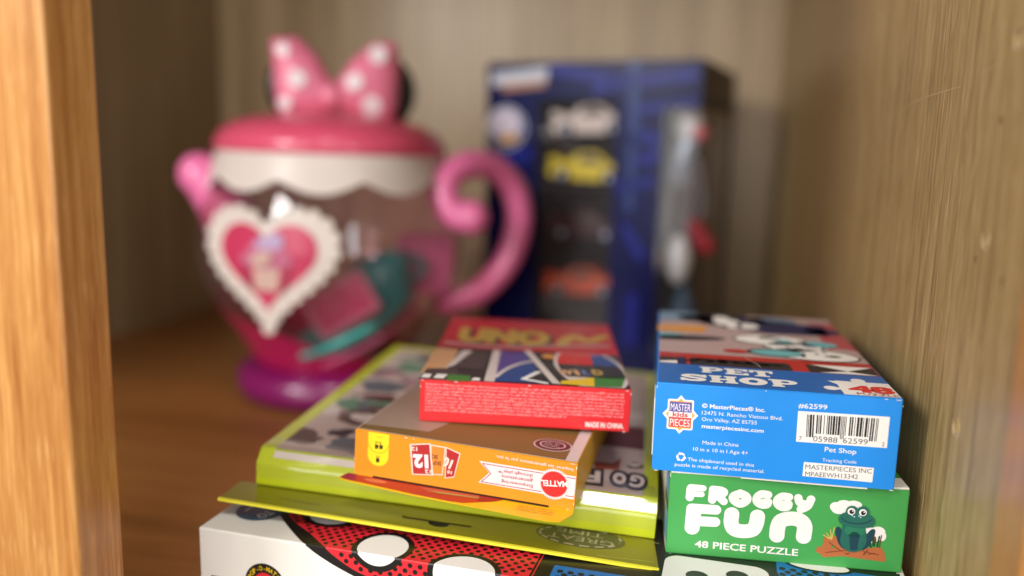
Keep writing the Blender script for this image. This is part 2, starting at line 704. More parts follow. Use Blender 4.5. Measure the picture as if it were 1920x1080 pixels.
for k in range(40):
    w = .28 + .18 * rnd.random()
    pp.poly([(431 + .2 * math.sin(k), zs[k] * 1000), (431 + w + .2 * math.sin(k), zs[k] * 1000), (431 + w + .2 * math.sin(k + 1), zs[k + 1] * 1000), (431 + .2 * math.sin(k + 1), zs[k + 1] * 1000)], mat('seam_brown', (92, 66, 36), .6), 0)
pp.build('veneer_seam', wall_right)

for nm_, x0, x1 in (('post_left', -0.272, -0.2038), ('post_right', WR - 0.0022, 0.16)):
    cab_box(nm_, x0, FRONT_Y, -0.06, x1, FRONT_Y + 0.0235, 0.64, m=wood_post, bev=0.0012)

# ------------------------------------------------------------------ colours of the printed boxes
white = mat('print_white', (236, 232, 228))
card = mat('card_white', (232, 228, 220), 0.6, 0.3)
black = mat('print_black', (22, 20, 20), 0.4)
blue = mat('box_blue', (26, 138, 228), 0.36, coat=0.15, bump=0.06)
blue_shaded = mat('lid_blue_shaded', (12, 98, 178), 0.36, coat=0.15)  # lid copy of the box blue, darkened for the weaker light on top
green = mat('box_green', (66, 158, 78), 0.4, coat=0.1, bump=0.06)
red = mat('box_red', (218, 34, 40), 0.34, coat=0.25)

# ------------------------------------------------------------------ blue puzzle box
PW, PD, PH = 0.093, 0.1537, 0.0367
pet = box('puzzle_box', 0, 0, 0, PW, PD, PH, blue, None, 0.0006)
pet.matrix_world = frame((0.0079, 0.3317, -0.1284), -1.03)
tag(pet, 'bright blue puzzle box with a barcode on its front, lying on the green box', 'puzzle box', 'jigsaw puzzle boxes')
plate('front_flap', s_or(s_rect((PW * 500 - 0.4, PH * 500 - 0.1), PW * 1000 - 0.4, PH * 1000 - 0.6, 1.2), s_rect((60, 20), 60, 33, 0.2)),
      (-1, -1, 94, 38), on_front, 0.0006, blue, pet)
box('card_edge', 0.035, -0.0003, -0.0006, 0.083, 0.02, 0.0002, card, pet, 0.0001, 1)
box('side_flap', -0.0006, 0.0004, 0.006, 0.0004, 0.02, 0.030, card, pet, 0.0001, 1)


def pet_front(x, y, e):
    return (x, -0.0006 - e, y)


purple = mat('logo_purple', (92, 82, 160)); lred = mat('logo_red', (214, 70, 66)); orange = mat('logo_orange', (238, 160, 70))
dim = mat('print_pale_blue', (196, 220, 242)); pgrey = mat('print_grey', (96, 90, 92))
q = Print(pet_front)
sc = np.array((9.88,24.14)); ex = 6.1; ey = 7.1
st = lambda g: s_or(s_rect(sc, 9.3 + g, 11.6 + g, 0.6), s_poly([(sc[0] - ex - g, sc[1]), (sc[0], sc[1] - ey - g), (sc[0] + ex + g, sc[1]), (sc[0], sc[1] + ey + g)]))
q.shape(st(0.9), (sc[0] - 9, sc[1] - 10, sc[0] + 9, sc[1] + 10), white, 0)
q.shape(st(-0.4), (sc[0] - 9, sc[1] - 10, sc[0] + 9, sc[1] + 10), orange, 1)
q.rect(sc[0] - 4.3, sc[1] + 1.1, sc[0] + 4.3, sc[1] + 5.2, purple, 2)
q.rect(sc[0] - 4.3, sc[1] - 5.2, sc[0] + 4.3, sc[1] - 1.1, lred, 2)
q.rect(sc[0] - 4.6, sc[1] - 1.1, sc[0] + 4.6, sc[1] + 1.1, white, 2)
q.text('MASTER', (sc[0] - 3.9, sc[1] + 1.6), (sc[0] + 3.9, sc[1] + 1.6), 3.1, white, 3, 0.0)
q.text('kids', (sc[0] - 3.0, sc[1] - 0.8), (sc[0] + 3.0, sc[1] - 0.8), 1.9, lred, 3, 0.03)
q.text('PIECES', (sc[0] - 3.9, sc[1] - 4.8), (sc[0] + 3.9, sc[1] - 4.8), 3.1, white, 3, 0.0)
q.build('star_logo', pet)
q = Print(pet_front)
T = q.text
T('\u00a9 MasterPieces\u00ae Inc.', (18.14,27.69), (42.52,27.72), 1.75, white, 0, 0.018)
T('12475 N. Rancho Vistoso Blvd.', (18.28,24.89), (49.25,24.92), 1.6, white, 0)
T('Oro Valley, AZ 85755', (18.41,22.23), (39.59,22.40), 1.6, white, 0)
T('masterpiecesinc.com', (18.55,19.35), (42.46,19.27), 1.65, white, 0, 0.018)
T('Made in China', (19.24,12.56), (33.28,12.68), 1.55, white, 0)
T('10 in x 10 in I Age 4+', (15.75,9.57), (37.11,9.68), 1.55, white, 0)
T('The chipboard used in this', (13.83,5.10), (39.74,4.89), 1.5, white, 0)
T('puzzle is made of recycled material.', (8.84,2.50), (43.93,2.66), 1.5, white, 0)
T('#62599', (54.73,30.44), (65.46,30.59), 2.0, white, 0, 0.01)
T('Pet Shop', (65.86,13.62), (77.63,13.54), 2.0, white, 0, 0.01)
T('Tracking Code', (65.32,9.40), (78.01,9.69), 1.4, white, 0)
rc = np.array((11.14,6.49))
for k in range(3):
    a = R(90 + 120 * k)
    p = [(rc[0] + 1.45 * math.cos(a + R(t)), rc[1] + 1.45 * math.sin(a + R(t))) for t in (-46, -20, 6)]
    q.shape(s_line(p, 0.40), (rc[0] - 3, rc[1] - 3, rc[0] + 3, rc[1] + 3), white, 0, 0.1)
    t = (rc[0] + 1.42 * math.cos(a + R(26)), rc[1] + 1.42 * math.sin(a + R(26)))
    q.poly([(t[0] + .85 * math.cos(a + R(w)), t[1] + .85 * math.sin(a + R(w))) for w in (0, 120, 240)], white, 1)
q.build('address_print', pet)
q = Print(pet_front)
q.poly([(54.88,16.70), (88.55,16.97), (88.55,29.48), (54.80,29.21)], white, 0)
LC = '0001101 0011001 0010011 0111101 0100011 0110001 0101111 0111011 0110111 0001011'.split()
bits = '101' + ''.join(LC[int(c)] for c in '705988') + '01010' + ''.join(''.join('10'[int(b)] for b in LC[int(c)]) for c in '625992') + '101'
b0, b1, t0, t1 = (np.array(p) for p in ((58.48,18.99), (84.48,19.24), (58.20,28.10), (84.64,28.52)))
i = 0
while i < 95:
    if bits[i] == '1':
        j = i
        while j < 95 and bits[j] == '1':
            j += 1
        guard = 0.0 if (i < 12 or i > 82 or 44 < i < 51) else 0.17
        lo = lambda t: tuple((b0 + (b1 - b0) * t) * (1 - guard) + (t0 + (t1 - t0) * t) * guard)
        hi = lambda t: tuple(t0 + (t1 - t0) * t)
        q.poly([lo(i / 95), lo(j / 95), hi(j / 95), hi(i / 95)], black, 1)
        i = j
    else:
        i += 1
T = q.text
T('05988', (61.24,17.41), (70.25,17.50), 2.3, pgrey, 1)
T('62599', (72.29,17.63), (81.43,17.73), 2.3, pgrey, 1)
T('7', (55.91,17.43), (56.97,17.43), 1.7, pgrey, 1)
T('2', (86.55,17.63), (87.59,17.63), 1.7, pgrey, 1)
q.build('barcode_label', pet)
q = Print(pet_front)
q.poly([(58.38,2.80), (84.47,2.61), (84.60,8.54), (58.50,8.64)], white, 0)
q.text('MASTERPIECES INC', (59.20,5.88), (83.97,6.23), 1.95, pgrey, 1)
q.text('MPAEEWH13342', (59.38,2.94), (79.08,3.47), 1.95, pgrey, 1)
q.build('tracking_label', pet)

# its lid picture, seen flat
pt = on_top(PH)
skin = mat('print_blush', (178, 152, 150)); teal = mat('print_teal', (108, 176, 182)); navy = mat('print_navy', (30, 34, 78))
dred = mat('print_red', (176, 44, 40)); dk = mat('print_charcoal', (44, 38, 42)); amber = mat('print_amber', (214, 146, 66))
ice = mat('print_ice', (120, 146, 170)); rose = mat('print_rose', (176, 76, 84)); sky_b = mat('print_sky', (86, 112, 138))
q = Print(pt)
yb = 1.0
YB = (-0.13,32.06)[1]
q.rect(0.7, 0.7, 92.4, YB, blue_shaded, 0)
y1 = (-0.27,46.57)[1]
q.rect(0.7, YB, 92.4, 152.5, dred, 0)
q.rect(0.9, YB + 0.3, 12.5, y1 - 3, dk, 1)
q.poly([(1, YB + .5), (8.6, YB + .5), (8.4, YB + 5.4), (1, YB + 3.0)], white, 2)
q.rect(9.0, YB, 12.0, y1 - 2, navy, 2)
q.shape(s_rect((35.5, YB + 5.5), 43, 14.5, 2.5), (13, YB + .05, 58, YB + 13), dk, 1)
q.rect(64, YB + .3, 92, y1 - 1, dk, 1)
q.poly([(68, YB + .4), (92, YB + .4), (80, YB + 4.6)], white, 2)
q.poly([(66, y1 - 1), (91.5, y1 - 1), (80, YB + 4.9)], white, 2)
y2 = (-0.32,52.66)[1]
q.rect(0.7, y2, 92.4, 152.4, skin, 1)
q.rect(0.7, (-1.03,127.34)[1], 40, 152.4, ice, 2)
e = lambda c, a, b, m, l, rot=0: q.shape(s_ell(c, a, b, rot), (max(.8, c[0] - max(a, b) - 1), max(.8, c[1] - max(a, b) - 1), min(92.3, c[0] + max(a, b) + 1), min(152, c[1] + max(a, b) + 1)), m, l, 0.6)
e0 = e


def e(c, a, b, m, l, rot=0):
    if m is white:
        e0(c, a + .9, b + .9, dk, l - .3, rot)
    e0(c, a, b, m, l, rot)


q.poly([(-0.39,98.50), (22.55,99.54), (25.41,113.06), (20.22,116.52), (-0.51,112.54)], amber, 3)
e((3.67,88.48), 9, 6, teal, 3)
e((12.89,84.87), 20, 5.5, dk, 3, 8)
e((23.19,136.78), 13, 10, dk, 3)
e((30.44,128.36), 9, 9, dk, 3)
e((36.48,129.29), 6.5, 16, white, 4, 12)
e((46.24,121.68), 6, 7, white, 4)
q.poly([(38.50,115.14), (54.71,105.79), (85.52,107.56), (86.93,133.39), (59.31,136.50), (55.18,147.38), (40.55,145.22)], navy, 3)
e((34.68,150.35), 14, 7, dk, 3)
q.rect(80, y2 + 14, 92.4, 140, rose, 2)
e((86, 70), 8, 9, skin, 3); e((84, 118), 9, 8, navy, 3); e((60, 140), 14, 9, sky_b, 3); e((22, 140), 12, 8, sky_b, 3)
e((54.40,89.68), 17, 10, white, 5)
e((63.52,77.70), 13, 9, white, 5)
e((69.74,63.34), 20, 10.5, white, 5, -8)
e((80.83,63.99), 9, 6, rose, 4)
e((76.21,85.80), 9, 6, teal, 5)
e((79.26,61.83), 3.1, 1.8, black, 6)
e((71.40,81.41), 3.2, 2.4, navy, 6)
for (a, b_) in ((68.02,87.40), (72.16,65.13), (76.17,69.14), (76.23,61.82)):
    e((a, b_), 1.2, 1.1, black, 6)
e((53.84,63.21), 13.2, 7.2, dk, 6)
e((54.07,62.43), 11.6, 5.8, teal, 7)
e((35.84,61.94), 6, 3.6, dred, 5)
e((53.59,94.88), 5, 2.6, dk, 6, 20)
e((60.27,88.51), 4, 3, teal, 6)
e((64.91,73.61), 3, 2, dk, 6)
e((40.15,139.31), 2.4, 4, dk, 5)
e((33.95,117.96), 2, 3.5, dk, 5)
for (a, b_) in ((56.28,88.45), (58.85,93.55), (60.70,75.76), (63.54,83.02), (65.38,58.51)):
    e0((a, b_), 1.3, 1.2, dk, 6)
q.shape(s_line([(38.49,49.36), (40.44,43.32), (42.29,38.68), (43.78,32.30)], .10, 4), (30, 3, 75, 60), mat('lint', (200, 190, 180), .8), 9, .15)
q.build('lid_picture', pet)

# PET SHOP in fat slab letters, and the jigsaw-piece badge
q = Print(pt)


def slab(ch, x, y, w, h):
    s = w * 0.27
    v = h * 0.20
    rc_ = lambda a, b, c, d: s_rect((x + w * (a + c) / 2, y + h * (b + d) / 2), w * (c - a), h * (d - b), min(w, h) * 0.05)
    if ch == 'P':
        return s_or(rc_(.05, 0, .50, .18), rc_(.12, 0, .42, 1), rc_(.0, .82, .5, 1), s_and(s_ell((x + w * .55, y + h * .67), w * .45, h * .33), s_not(s_ell((x + w * .57, y + h * .67), w * .15, h * .12))))
    if ch == 'E':
        return s_or(rc_(.0, 0, 1, .22), rc_(.1, 0, .42, 1), rc_(.0, .8, 1, 1), rc_(.3, .40, .75, .6), rc_(.8, 0, 1, .38), rc_(.8, .64, 1, 1))
    if ch == 'T':
        return s_or(rc_(.0, .78, 1, 1), rc_(.33, 0, .67, 1), rc_(.18, 0, .82, .18), rc_(.0, .58, .16, 1), rc_(.84, .58, 1, 1))
    if ch == 'H':
        return s_or(rc_(.08, 0, .38, 1), rc_(.62, 0, .92, 1), rc_(.2, .40, .8, .6), rc_(0, 0, .46, .19), rc_(.54, 0, 1, .19), rc_(0, .81, .46, 1), rc_(.54, .81, 1, 1))
    if ch == 'O':
        return s_and(s_ell((x + w / 2, y + h / 2), w / 2, h / 2), s_not(s_ell((x + w / 2, y + h / 2), w * .17, h * .20)))
    if ch == 'S':
        P_ = [(.86, .74), (.62, .86), (.30, .84), (.17, .68), (.40, .54), (.70, .44), (.83, .28), (.66, .14), (.34, .13), (.12, .27)]
        return s_or(s_line([(x + w * a, y + h * b) for a, b in P_], h * .125, 3), rc_(.82, .56, .97, .98), rc_(.03, .02, .18, .42))


def slab_line(s, p0, p1, p2, m, layer):
    x0, y0 = p0
    w = (p1[0] - x0) / len(s)
    h = p2[1] - y0
    for k, ch in enumerate(s):
        fn = slab(ch, x0 + w * (k + .03), y0 + (p1[1] - y0) * k / len(s), w * .94, h)
        q.shape(fn, (x0 + w * k - 1, y0 - 3, x0 + w * (k + 1) + 1, y0 + h + 3), m, layer, 0.22)


slab_line('SHOP', (8.06,37.78), (54.49,37.92), (7.91,41.09), dk, 1)
slab_line('PET', (15.60,41.59), (44.89,41.50), (15.46,44.37), dk, 1)
slab_line('SHOP', (8.86,4.74), (56.14,4.97), (9.00,15.67), white, 2)
slab_line('PET', (17.48,19.33), (48.12,18.51), (17.79,28.86), white, 2)
bx = (71.62,-0.82)[0]
by = (85.80,19.72)[1]
q.shape(s_or(s_rect((bx + 20, by / 2 - 5), 40, by + 10 + 2, .3), s_circ((bx - 3.4, by * .44), 2.9), s_rect((bx - 1, by * .44), 4, 3), s_poly([(bx - 3, by * 1.0), (bx + 2, by * 1.0), (bx + 2, by * .6)]),
             s_circ((bx + 9.5, by + 2.9), 2.9), s_rect((bx + 9.5, by + .6), 3.4, 3)), (bx - 8, .7, 92.4, by + 7), white, 1, 0.25)
q.text('48', (bx + 3, 5.6), (92, 5.6), 9.0, red, 2, 0.06)
q.text('PUZZLE', (bx + 5, 1.4), (92, 1.4), 3.1, mat('print_rust', (150, 60, 50)), 2, 0.01)
q.build('lid_lettering', pet)

# ------------------------------------------------------------------ green puzzle box
GW, GD, GH = 0.0927, 0.14, 0.0357
grn = box('puzzle_box', 0, 0, 0, GW, GD, GH, green, None, 0.0006)
grn.matrix_world = frame((0.0151, 0.3316, -0.1642), 1.03)
tag(grn, 'green puzzle box with a frog picture on its front, under the blue box', 'puzzle box', 'jigsaw puzzle boxes')
box('card_edge', 0.0005, -0.00025, GH - 0.0006, GW - 0.0005, 0.01, GH + 0.0002, card, grn, 0.0001, 1)
q = Print(lambda x, y, e: (-e, x, y))
q.rect(0.6, 0.6, 130, 35, card, 0)
lb = mat('print_light_blue', (120, 178, 226)); dgreen = mat('print_forest', (24, 70, 40))
q.rect(0.6, 4, 14, 16, lb, 1); q.rect(0.6, 24, 20, 33, lb, 1); q.rect(0.6, 17, 20, 23, dgreen, 1)
q.build('side_print', grn)
q = Print(on_front)


def fat(strokes, r, m=None, layer=0):
    fn = s_or(*[s_line(s[0], s[1] if len(s) > 1 and isinstance(s[1], float) else r, 4 if s[-1] == 'c' else 0) for s in strokes])
    P_ = [p for s in strokes for p in s[0]]
    xs, ys = [p[0] for p in P_], [p[1] for p in P_]
    b_ = (min(xs) - r - 1.5, min(ys) - r - 1.5, max(xs) + r + 1.5, max(ys) + r + 1.5)
    q.shape(fn, b_, m or white, layer + 1, 0.16)


ra = 1.25
fat([([(8.56,28.92), (8.40,25.09)], 1.65), ([(8.54,29.45), (13.51,29.36)], 1.35), ([(8.44,26.68), (13.11,26.71)], 1.15)], ra)
fat([([(17.48,29.00), (17.35,24.76)], 1.65), ([(17.34,29.32), (20.66,29.18), (21.96,28.37), (20.78,27.11), (18.09,26.64)], 1.5, 'c'), ([(19.60,26.56), (21.95,24.47)], 1.6)], ra)
fat([([(28.26,28.40), (30.56,27.35), (30.89,25.71), (28.52,24.04), (25.95,25.38), (25.74,26.98), (28.26,28.40)], 1.75, 'c')], ra)
fat([([(39.08,28.72), (36.59,28.85), (34.89,27.31), (35.00,25.40), (36.87,24.28), (38.88,24.57), (39.27,25.75)], 1.62, 'c'), ([(37.65,25.74), (39.50,25.76)], 1.3)], ra)
fat([([(47.20,28.41), (44.65,28.52), (42.86,26.92), (42.97,25.16), (44.82,23.92), (46.90,24.28), (47.28,25.45)], 1.62, 'c'), ([(45.57,25.50), (47.50,25.47)], 1.3)], ra)
fat([([(50.80,28.44), (51.49,26.48), (53.25,26.00)], 1.6, 'c'), ([(55.72,28.20), (54.58,25.23), (52.12,23.65)], 1.65, 'c'), ([(53.25,26.00), (54.90,26.39)], 1.3)], ra)
fat([([(10.31,19.45), (10.09,12.16)], 3.0), ([(9.40,20.43), (19.16,20.60)], 2.05), ([(9.93,15.06), (19.03,15.35)], 2.1)], 2.0)
fat([([(25.47,19.32), (25.44,15.68), (26.80,12.94), (30.51,12.38), (34.09,13.37), (35.33,16.19), (35.61,19.17)], 2.95, 'c')], 2.9)
fat([([(43.70,11.73), (43.81,15.44), (45.01,18.22), (48.79,19.45), (52.31,18.89), (54.14,16.53), (54.09,12.12)], 3.0, 'c')], 3.0)
q.text('48 PIECE PUZZLE', (11.60,3.81), (52.50,3.72), 2.95, white, 0, 0.02)
q.build('lettering', grn)
q = Print(on_front)
frog = mat('frog_green', (32, 100, 86)); frog2 = mat('frog_belly', (36, 118, 88)); frog3 = mat('frog_deep', (22, 62, 74)); log = mat('log_brown', (180, 102, 56))
log2 = mat('log_dark', (112, 58, 36)); straw = mat('straw', (196, 178, 84))
G = lambda fn, m, l, res=0.2: q.shape(fn, (52, 1, 86, 34), m, l, res)
G(s_or(s_ell((65.36,25.82), 2.2, 2.0), s_ell((68.54,26.70), 3.2, 2.2), s_ell((72.25,27.19), 3.0, 1.8), s_ell((66.77,24.89), 3, 2.0)), white, 0)
G(s_or(s_ell((79.32,16.93), 2.6, 1.4), s_ell((82.22,16.72), 2.8, 2.2), s_ell((83.91,14.94), 1.6, 2.0), s_ell((80.82,14.33), 1.9, 2.6)), white, 0)
G(s_or(s_line([(62.86,6.10), (71.74,7.42), (78.12,7.73), (83.66,7.59)], 1.9, 3), s_rect((73.42,6.36), 28, 2.6, .5, -3.4)), log, 1)
G(s_or(s_line([(63.20,9.14), (65.48,11.87), (69.53,8.24)], 1.7, 3), s_line([(62.88,11.61), (67.10,12.03), (70.58,8.66)], 1.3, 3), s_line([(79.14,8.33), (83.29,9.08)], 1.3)), log, 2)
G(s_or(s_line([(63.12,6.31), (70.63,7.92)], .14), s_line([(70.72,6.50), (72.06,6.65)], .2), s_line([(77.65,6.82), (79.00,8.81)], .24), s_line([(77.03,8.11), (83.43,7.07)], .12), s_line([(63.92,10.78), (69.05,7.26)], .16), s_line([(79.22,7.11), (81.81,7.70)], .16)), log2, 3, 0.12)
G(s_or(*[s_line([(64.92,12.13), p], .22) for p in ((61.53,13.66), (62.68,14.59), (64.11,16.10), (65.56,17.17), (63.25,12.58))]), straw, 3, 0.14)
G(s_or(s_line([(81.06,10.99), (80.49,15.21)], .5), s_line([(82.40,10.51), (82.88,14.84)], .3), s_line([(80.05,10.27), (78.79,13.21)], .4)), dgreen, 3, 0.14)
G(s_or(s_line([(83.20,10.29), (83.61,15.52)], .18), s_line([(81.24,14.37), (81.59,12.26)], .35)), log2, 4, 0.12)
G(s_or(s_ell((67.45,14.86), 1.35, 2.9, 12), s_ell((68.83,12.08), 1.7, 3.9, 24)), frog3, 4)
G(s_or(s_ell((79.40,15.10), 1.35, 3.0, -24), s_ell((78.12,12.22), 1.7, 4.0, -26)), frog3, 4)
G(s_or(s_poly([(69.46,18.77), (76.31,18.48), (77.32,13.06), (76.16,9.25), (70.81,9.18), (69.19,13.17)], .9), s_ell((73.10,12.63), 5.0, 5.2)), frog, 5)
G(s_ell((73.34,16.85), 3.9, 3.0), frog2, 6)
G(s_or(s_ell((73.45,12.18), 2.9, 3.9)), frog3, 6)
G(s_or(s_line([(70.51,13.61), (71.18,9.22)], .95), s_line([(76.21,13.87), (75.87,9.53)], .95)), frog, 7)
G(s_or(s_ell((73.71,21.43), 6.4, 3.5, -4), s_ell((70.36,21.32), 3.6, 2.9), s_ell((76.92,21.11), 3.7, 2.9, -6), s_circ((71.63,24.56), 2.45), s_circ((75.67,24.67), 2.45)), frog, 8)
for c in ((71.30,24.66), (75.67,24.54)):
    G(s_circ(c, 1.45), white, 9, 0.12)
    G(s_circ((c[0] + .15, c[1] - .1), .9), black, 10, 0.12)
    G(s_circ((c[0] + .45, c[1] + .3), 0.3), white, 11, 0.1)
G(s_line([(67.98,21.41), (69.79,20.22), (73.57,19.70), (77.23,20.40), (79.14,21.80)], .22, 4), frog3, 9, 0.12)
for c in ((71.74,22.98), (72.57,22.56), (74.29,23.08), (74.97,22.53), (75.55,23.31)):
    G(s_circ(c, .28), dim, 9, 0.12)
q.build('frog_picture', grn)

# ------------------------------------------------------------------ small red card-game box
UW, UD, UH = 0.093, 0.1368, 0.0193
uno = box('card_game_box', 0, 0, 0, UW, UD, UH, red, None, 0.0005)
uno.matrix_world = frame((-0.0947, 0.3487, -0.1212), 6.95, 1.22)
tag(uno, 'small red card game box with fine print, topmost of its stack', 'card game box', 'card game boxes')
fineprint = mat('print_pink_white', (250, 190, 188))
q = Print(on_front)
for k in range(9):
    y = UH * 1000 - 2.6 - k * 1.46
    q.fine((2.6, y), (90.6 if k < 8 else 66.0, y), 0.94, fineprint, 0, seed=k, lw=0.74)
q.text('MADE IN CHINA.', (73.75,1.44), (90.51,1.59), 2.4, white, 0, 0.02)
q.build('fine_print', uno)
q = Print(on_top(UH))
peach = mat('print_peach', (206, 156, 112)); ypale = mat('print_gold', (190, 154, 66)); vio = mat('print_violet', (84, 64, 136)); ub = mat('print_royal', (34, 66, 128))
yel = mat('print_yellow', (226, 186, 30)); ugr = mat('print_leaf', (62, 122, 48)); ured = mat('print_scarlet', (196, 40, 38)); wht2 = mat('print_bone', (206, 192, 188)); dkg = mat('print_slate', (66, 58, 58))
ymid = (-0.60,61.02)[1]
q.rect(0.5, 0.5, 92.5, ymid, dk, 0)
q.poly([(-1.36,9.97), (9.64,12.07), (11.59,56.33), (-0.28,58.20)], peach, 1)
q.poly([(-0.65,-0.25), (0.69,17.53), (14.81,20.25), (16.65,-0.35)], dkg, 2)
q.poly([(8.62,19.06), (12.59,24.74), (18.80,54.96), (13.62,55.32)], wht2, 3)
q.poly([(12.93,21.11), (26.81,20.13), (27.21,53.86), (18.90,53.59)], dkg, 2)
q.poly([(11.57,-1.30), (21.83,-0.49), (21.71,8.54), (11.72,8.96)], ugr, 3)
q.poly([(0.01,1.46), (3.80,1.27), (4.24,7.53), (0.65,8.01)], white, 4)
q.poly([(5.50,1.59), (10.15,1.34), (11.16,8.62), (6.48,8.43)], white, 4)
q.poly([(22.31,0.72), (26.31,1.02), (26.01,5.46), (23.11,5.37)], white, 4)
q.poly([(28.05,0.68), (32.76,0.46), (32.78,57.76), (28.88,58.38)], wht2, 4)
q.poly([(32.70,1.55), (55.41,2.93), (45.00,57.40), (32.49,57.14)], ub, 3)
q.poly([(32.79,14.13), (47.30,37.80), (43.08,57.02), (32.53,56.31)], vio, 4)
q.shape(s_line([(32.55,7.61), (36.87,22.07), (42.52,33.05), (48.51,39.33)], 1.1, 4), ((32.08,0.33)[0], .6, (52.41,17.87)[0], 60), wht2, 5, .4)
q.poly([(44.44,7.12), (55.40,5.81), (55.36,18.43), (51.77,22.51)], dk, 4)
q.shape(s_line([(55.41,2.49), (45.30,7.29), (51.80,20.12)], 1.3, 0), (30, .6, 70, 30), white, 5, .3)
q.poly([(58.25,1.92), (61.94,1.95), (47.50,60.70), (44.29,60.06)], wht2, 6)
oc = (76.46,32.12); 
q.shape(s_ell(oc, 16.5, 39, 8), (oc[0] - 24, .6, 92.4, ymid - 2), wht2, 5, .5)
ov = s_ell(oc, 14.8, 36.5, 8)
ox, oy = (78.20,37.44)
q.shape(s_and(ov, lambda X, Y: X - ox, lambda X, Y: oy - Y), (oc[0] - 24, .6, 92.4, ymid - 3), ured, 6, .5)
q.shape(s_and(ov, lambda X, Y: ox - X, lambda X, Y: oy - Y), (oc[0] - 24, .6, 92.4, ymid - 3), ub, 6, .5)
yw = (77.22,15.13)[1]
q.shape(s_and(ov, lambda X, Y: Y - oy, lambda X, Y: yw - Y), (oc[0] - 24, .6, 92.4, ymid - 3), dk, 6, .5)
q.poly([(61.66,2.34), (76.72,1.01), (77.36,15.62), (62.29,7.11)], yel, 6)
q.poly([(76.71,0.79), (88.73,1.73), (92.41,20.78), (77.34,15.15)], ugr, 6)
for ch, x0, x1, m in (('W', 1130, 1225, peach), ('I', 1240, 1290, peach), ('L', 1310, 1370, ub), ('D', 1385, 1460, ypale)):
    pass
q.text('W', (61.53,17.25), (68.58,18.13), 8.5, peach, 8, 0.05)
q.text('I', (69.46,18.29), (71.52,18.68), 8.5, peach, 8, 0.05)
q.text('L', (72.88,18.94), (76.41,19.38), 8.5, mat('print_denim', (96, 116, 170)), 8, 0.05)
q.text('D', (77.61,19.84), (82.45,20.52), 8.5, ypale, 8, 0.05)
q.shape(s_ell((56.82,50.18), 3.4, 4.2), (50, 40, 75, 75), amber, 7, .4)
q.rect(0.5, ymid, 92.5, UD * 1000 - 1, mat('print_crimson', (184, 26, 40)), 0)
yb0 = (5.02,77.07)[1]
for off, m, l in ((2.2, dk, 2), (0, ypale, 3)):
    q.text('UNO', (8 + off, yb0 - off), (58 + off, yb0 - off), 30, m, l, 0.08)
q.shape(s_line([(4, yb0 - 7), (30, yb0 - 10), (62, yb0 - 2), (88, yb0 + 4)], 2.0, 5), (2, yb0 - 14, 92, yb0 + 8), skin, 2, .6)
for k in range(4):
    q.text('ATTACK'[k:k + 1], (64 + k * 6.2, yb0 + 6), (69 + k * 6.2, yb0 + 6), 16, yel, 3, 0.06) if False else None
q.shape(s_line([(64, yb0 + 4), (71, yb0 + 24), (78, yb0 + 12), (88, yb0 + 26)], 3.4, 4), (58, yb0 - 2, 92, yb0 + 32), ypale, 3, .6)
q.build('lid_print', uno)

# ------------------------------------------------------------------ orange card-game box with its lower tab open
SW, SD, SH = 0.0965, 0.14, 0.0201
org = mat('box_orange', (240, 142, 24), 0.36, coat=0.15)
olive = mat('box_olive', (120, 94, 48), 0.45)
skp = box('card_game_box', 0, 0, 0, SW, SD, SH, mat('box_mustard', (206, 150, 22), 0.4), None, 0.0005)
skp.matrix_world = frame((-0.1186, 0.3311, -0.1406), -5.1, 2.55)
tag(skp, 'orange card game box with an open red tab, under the red box', 'card game box', 'card game boxes')
plate('front_panel', s_rect((SW * 500, SH * 500), SW * 1000 - .2, SH * 1000 - .2, .6), (-1, -1, 98, 22), on_front, 0.0004, org, skp)


def skp_front(x, y, e):
    return (x, -0.0004 - e, y)


q = Print(on_top(SH))
q.rect(.5, .5, SW * 1000 - .5, SD * 1000 - 1, wht2, 0)
q.rect(1.0, 1.0, SW * 1000 - 5.5, SD * 1000 - 5, mat('print_taupe', (160, 138, 122)), 1)
vo = (14.25,8.74)[1]
q.poly([(1.0, .9), (SW * 1000 - 5.5, .9), (SW * 1000 - 5.5, 60), (40, 40), (30, vo), (1.0, vo * .7)], olive, 2)
maroon = mat('print_maroon', (92, 34, 42))
ec = (83.05,14.91)
q.shape(s_ell(ec, 8.2, 7.0), (ec[0] - 10, ec[1] - 10, ec[0] + 10, ec[1] + 10), wht2, 3)
q.shape(s_ell(ec, 7.6, 6.4), (ec[0] - 10, ec[1] - 10, ec[0] + 10, ec[1] + 10), maroon, 4)
q.shape(s_and(s_ell(ec, 5.6, 4.4), s_not(s_ell(ec, 5.0, 3.8))), (ec[0] - 10, ec[1] - 10, ec[0] + 10, ec[1] + 10), wht2, 5, .2)
for k in range(3):
    q.fine((ec[0] - 3.6, ec[1] - 2.4 + k * 1.8), (ec[0] + 3.6, ec[1] - 2.4 + k * 1.8), 1.3, wht2, 5, seed=20 + k)
q.build('lid_print', skp)
q = Print(skp_front)
badge = mat('badge_yellow', (250, 214, 26)); badge2 = mat('badge_shade', (206, 160, 20))
c1, c2, c3 = (np.array(p) for p in ((10.83,20.13), (10.83,15.59), (10.84,8.64)))
bw = ((15.67,16.36)[0] - (6.33,14.88)[0])
for g, m, l in ((.35, badge2, 0), (0, badge, 1)):
    q.shape(s_and(s_or(s_seg(c2, c3 + (0, 1.2), bw / 2 + g), s_rect((c1 + c2) / 2, bw + 2 * g, np.hypot(*(c1 - c2)) + 2, 0)), lambda X, Y: Y - (SH * 1000 - .3)), (c3[0] - 8, .5, c3[0] + 8, 21), m, l, .2)
cc = np.array((10.77,15.58))
q.shape(s_and(s_not(s_circ(cc, bw / 2 - .2)), s_circ(cc, bw / 2 + .12), lambda X, Y: Y - cc[1] + .5), (c3[0] - 5, .5, c3[0] + 5, 21), badge2, 2, .12)
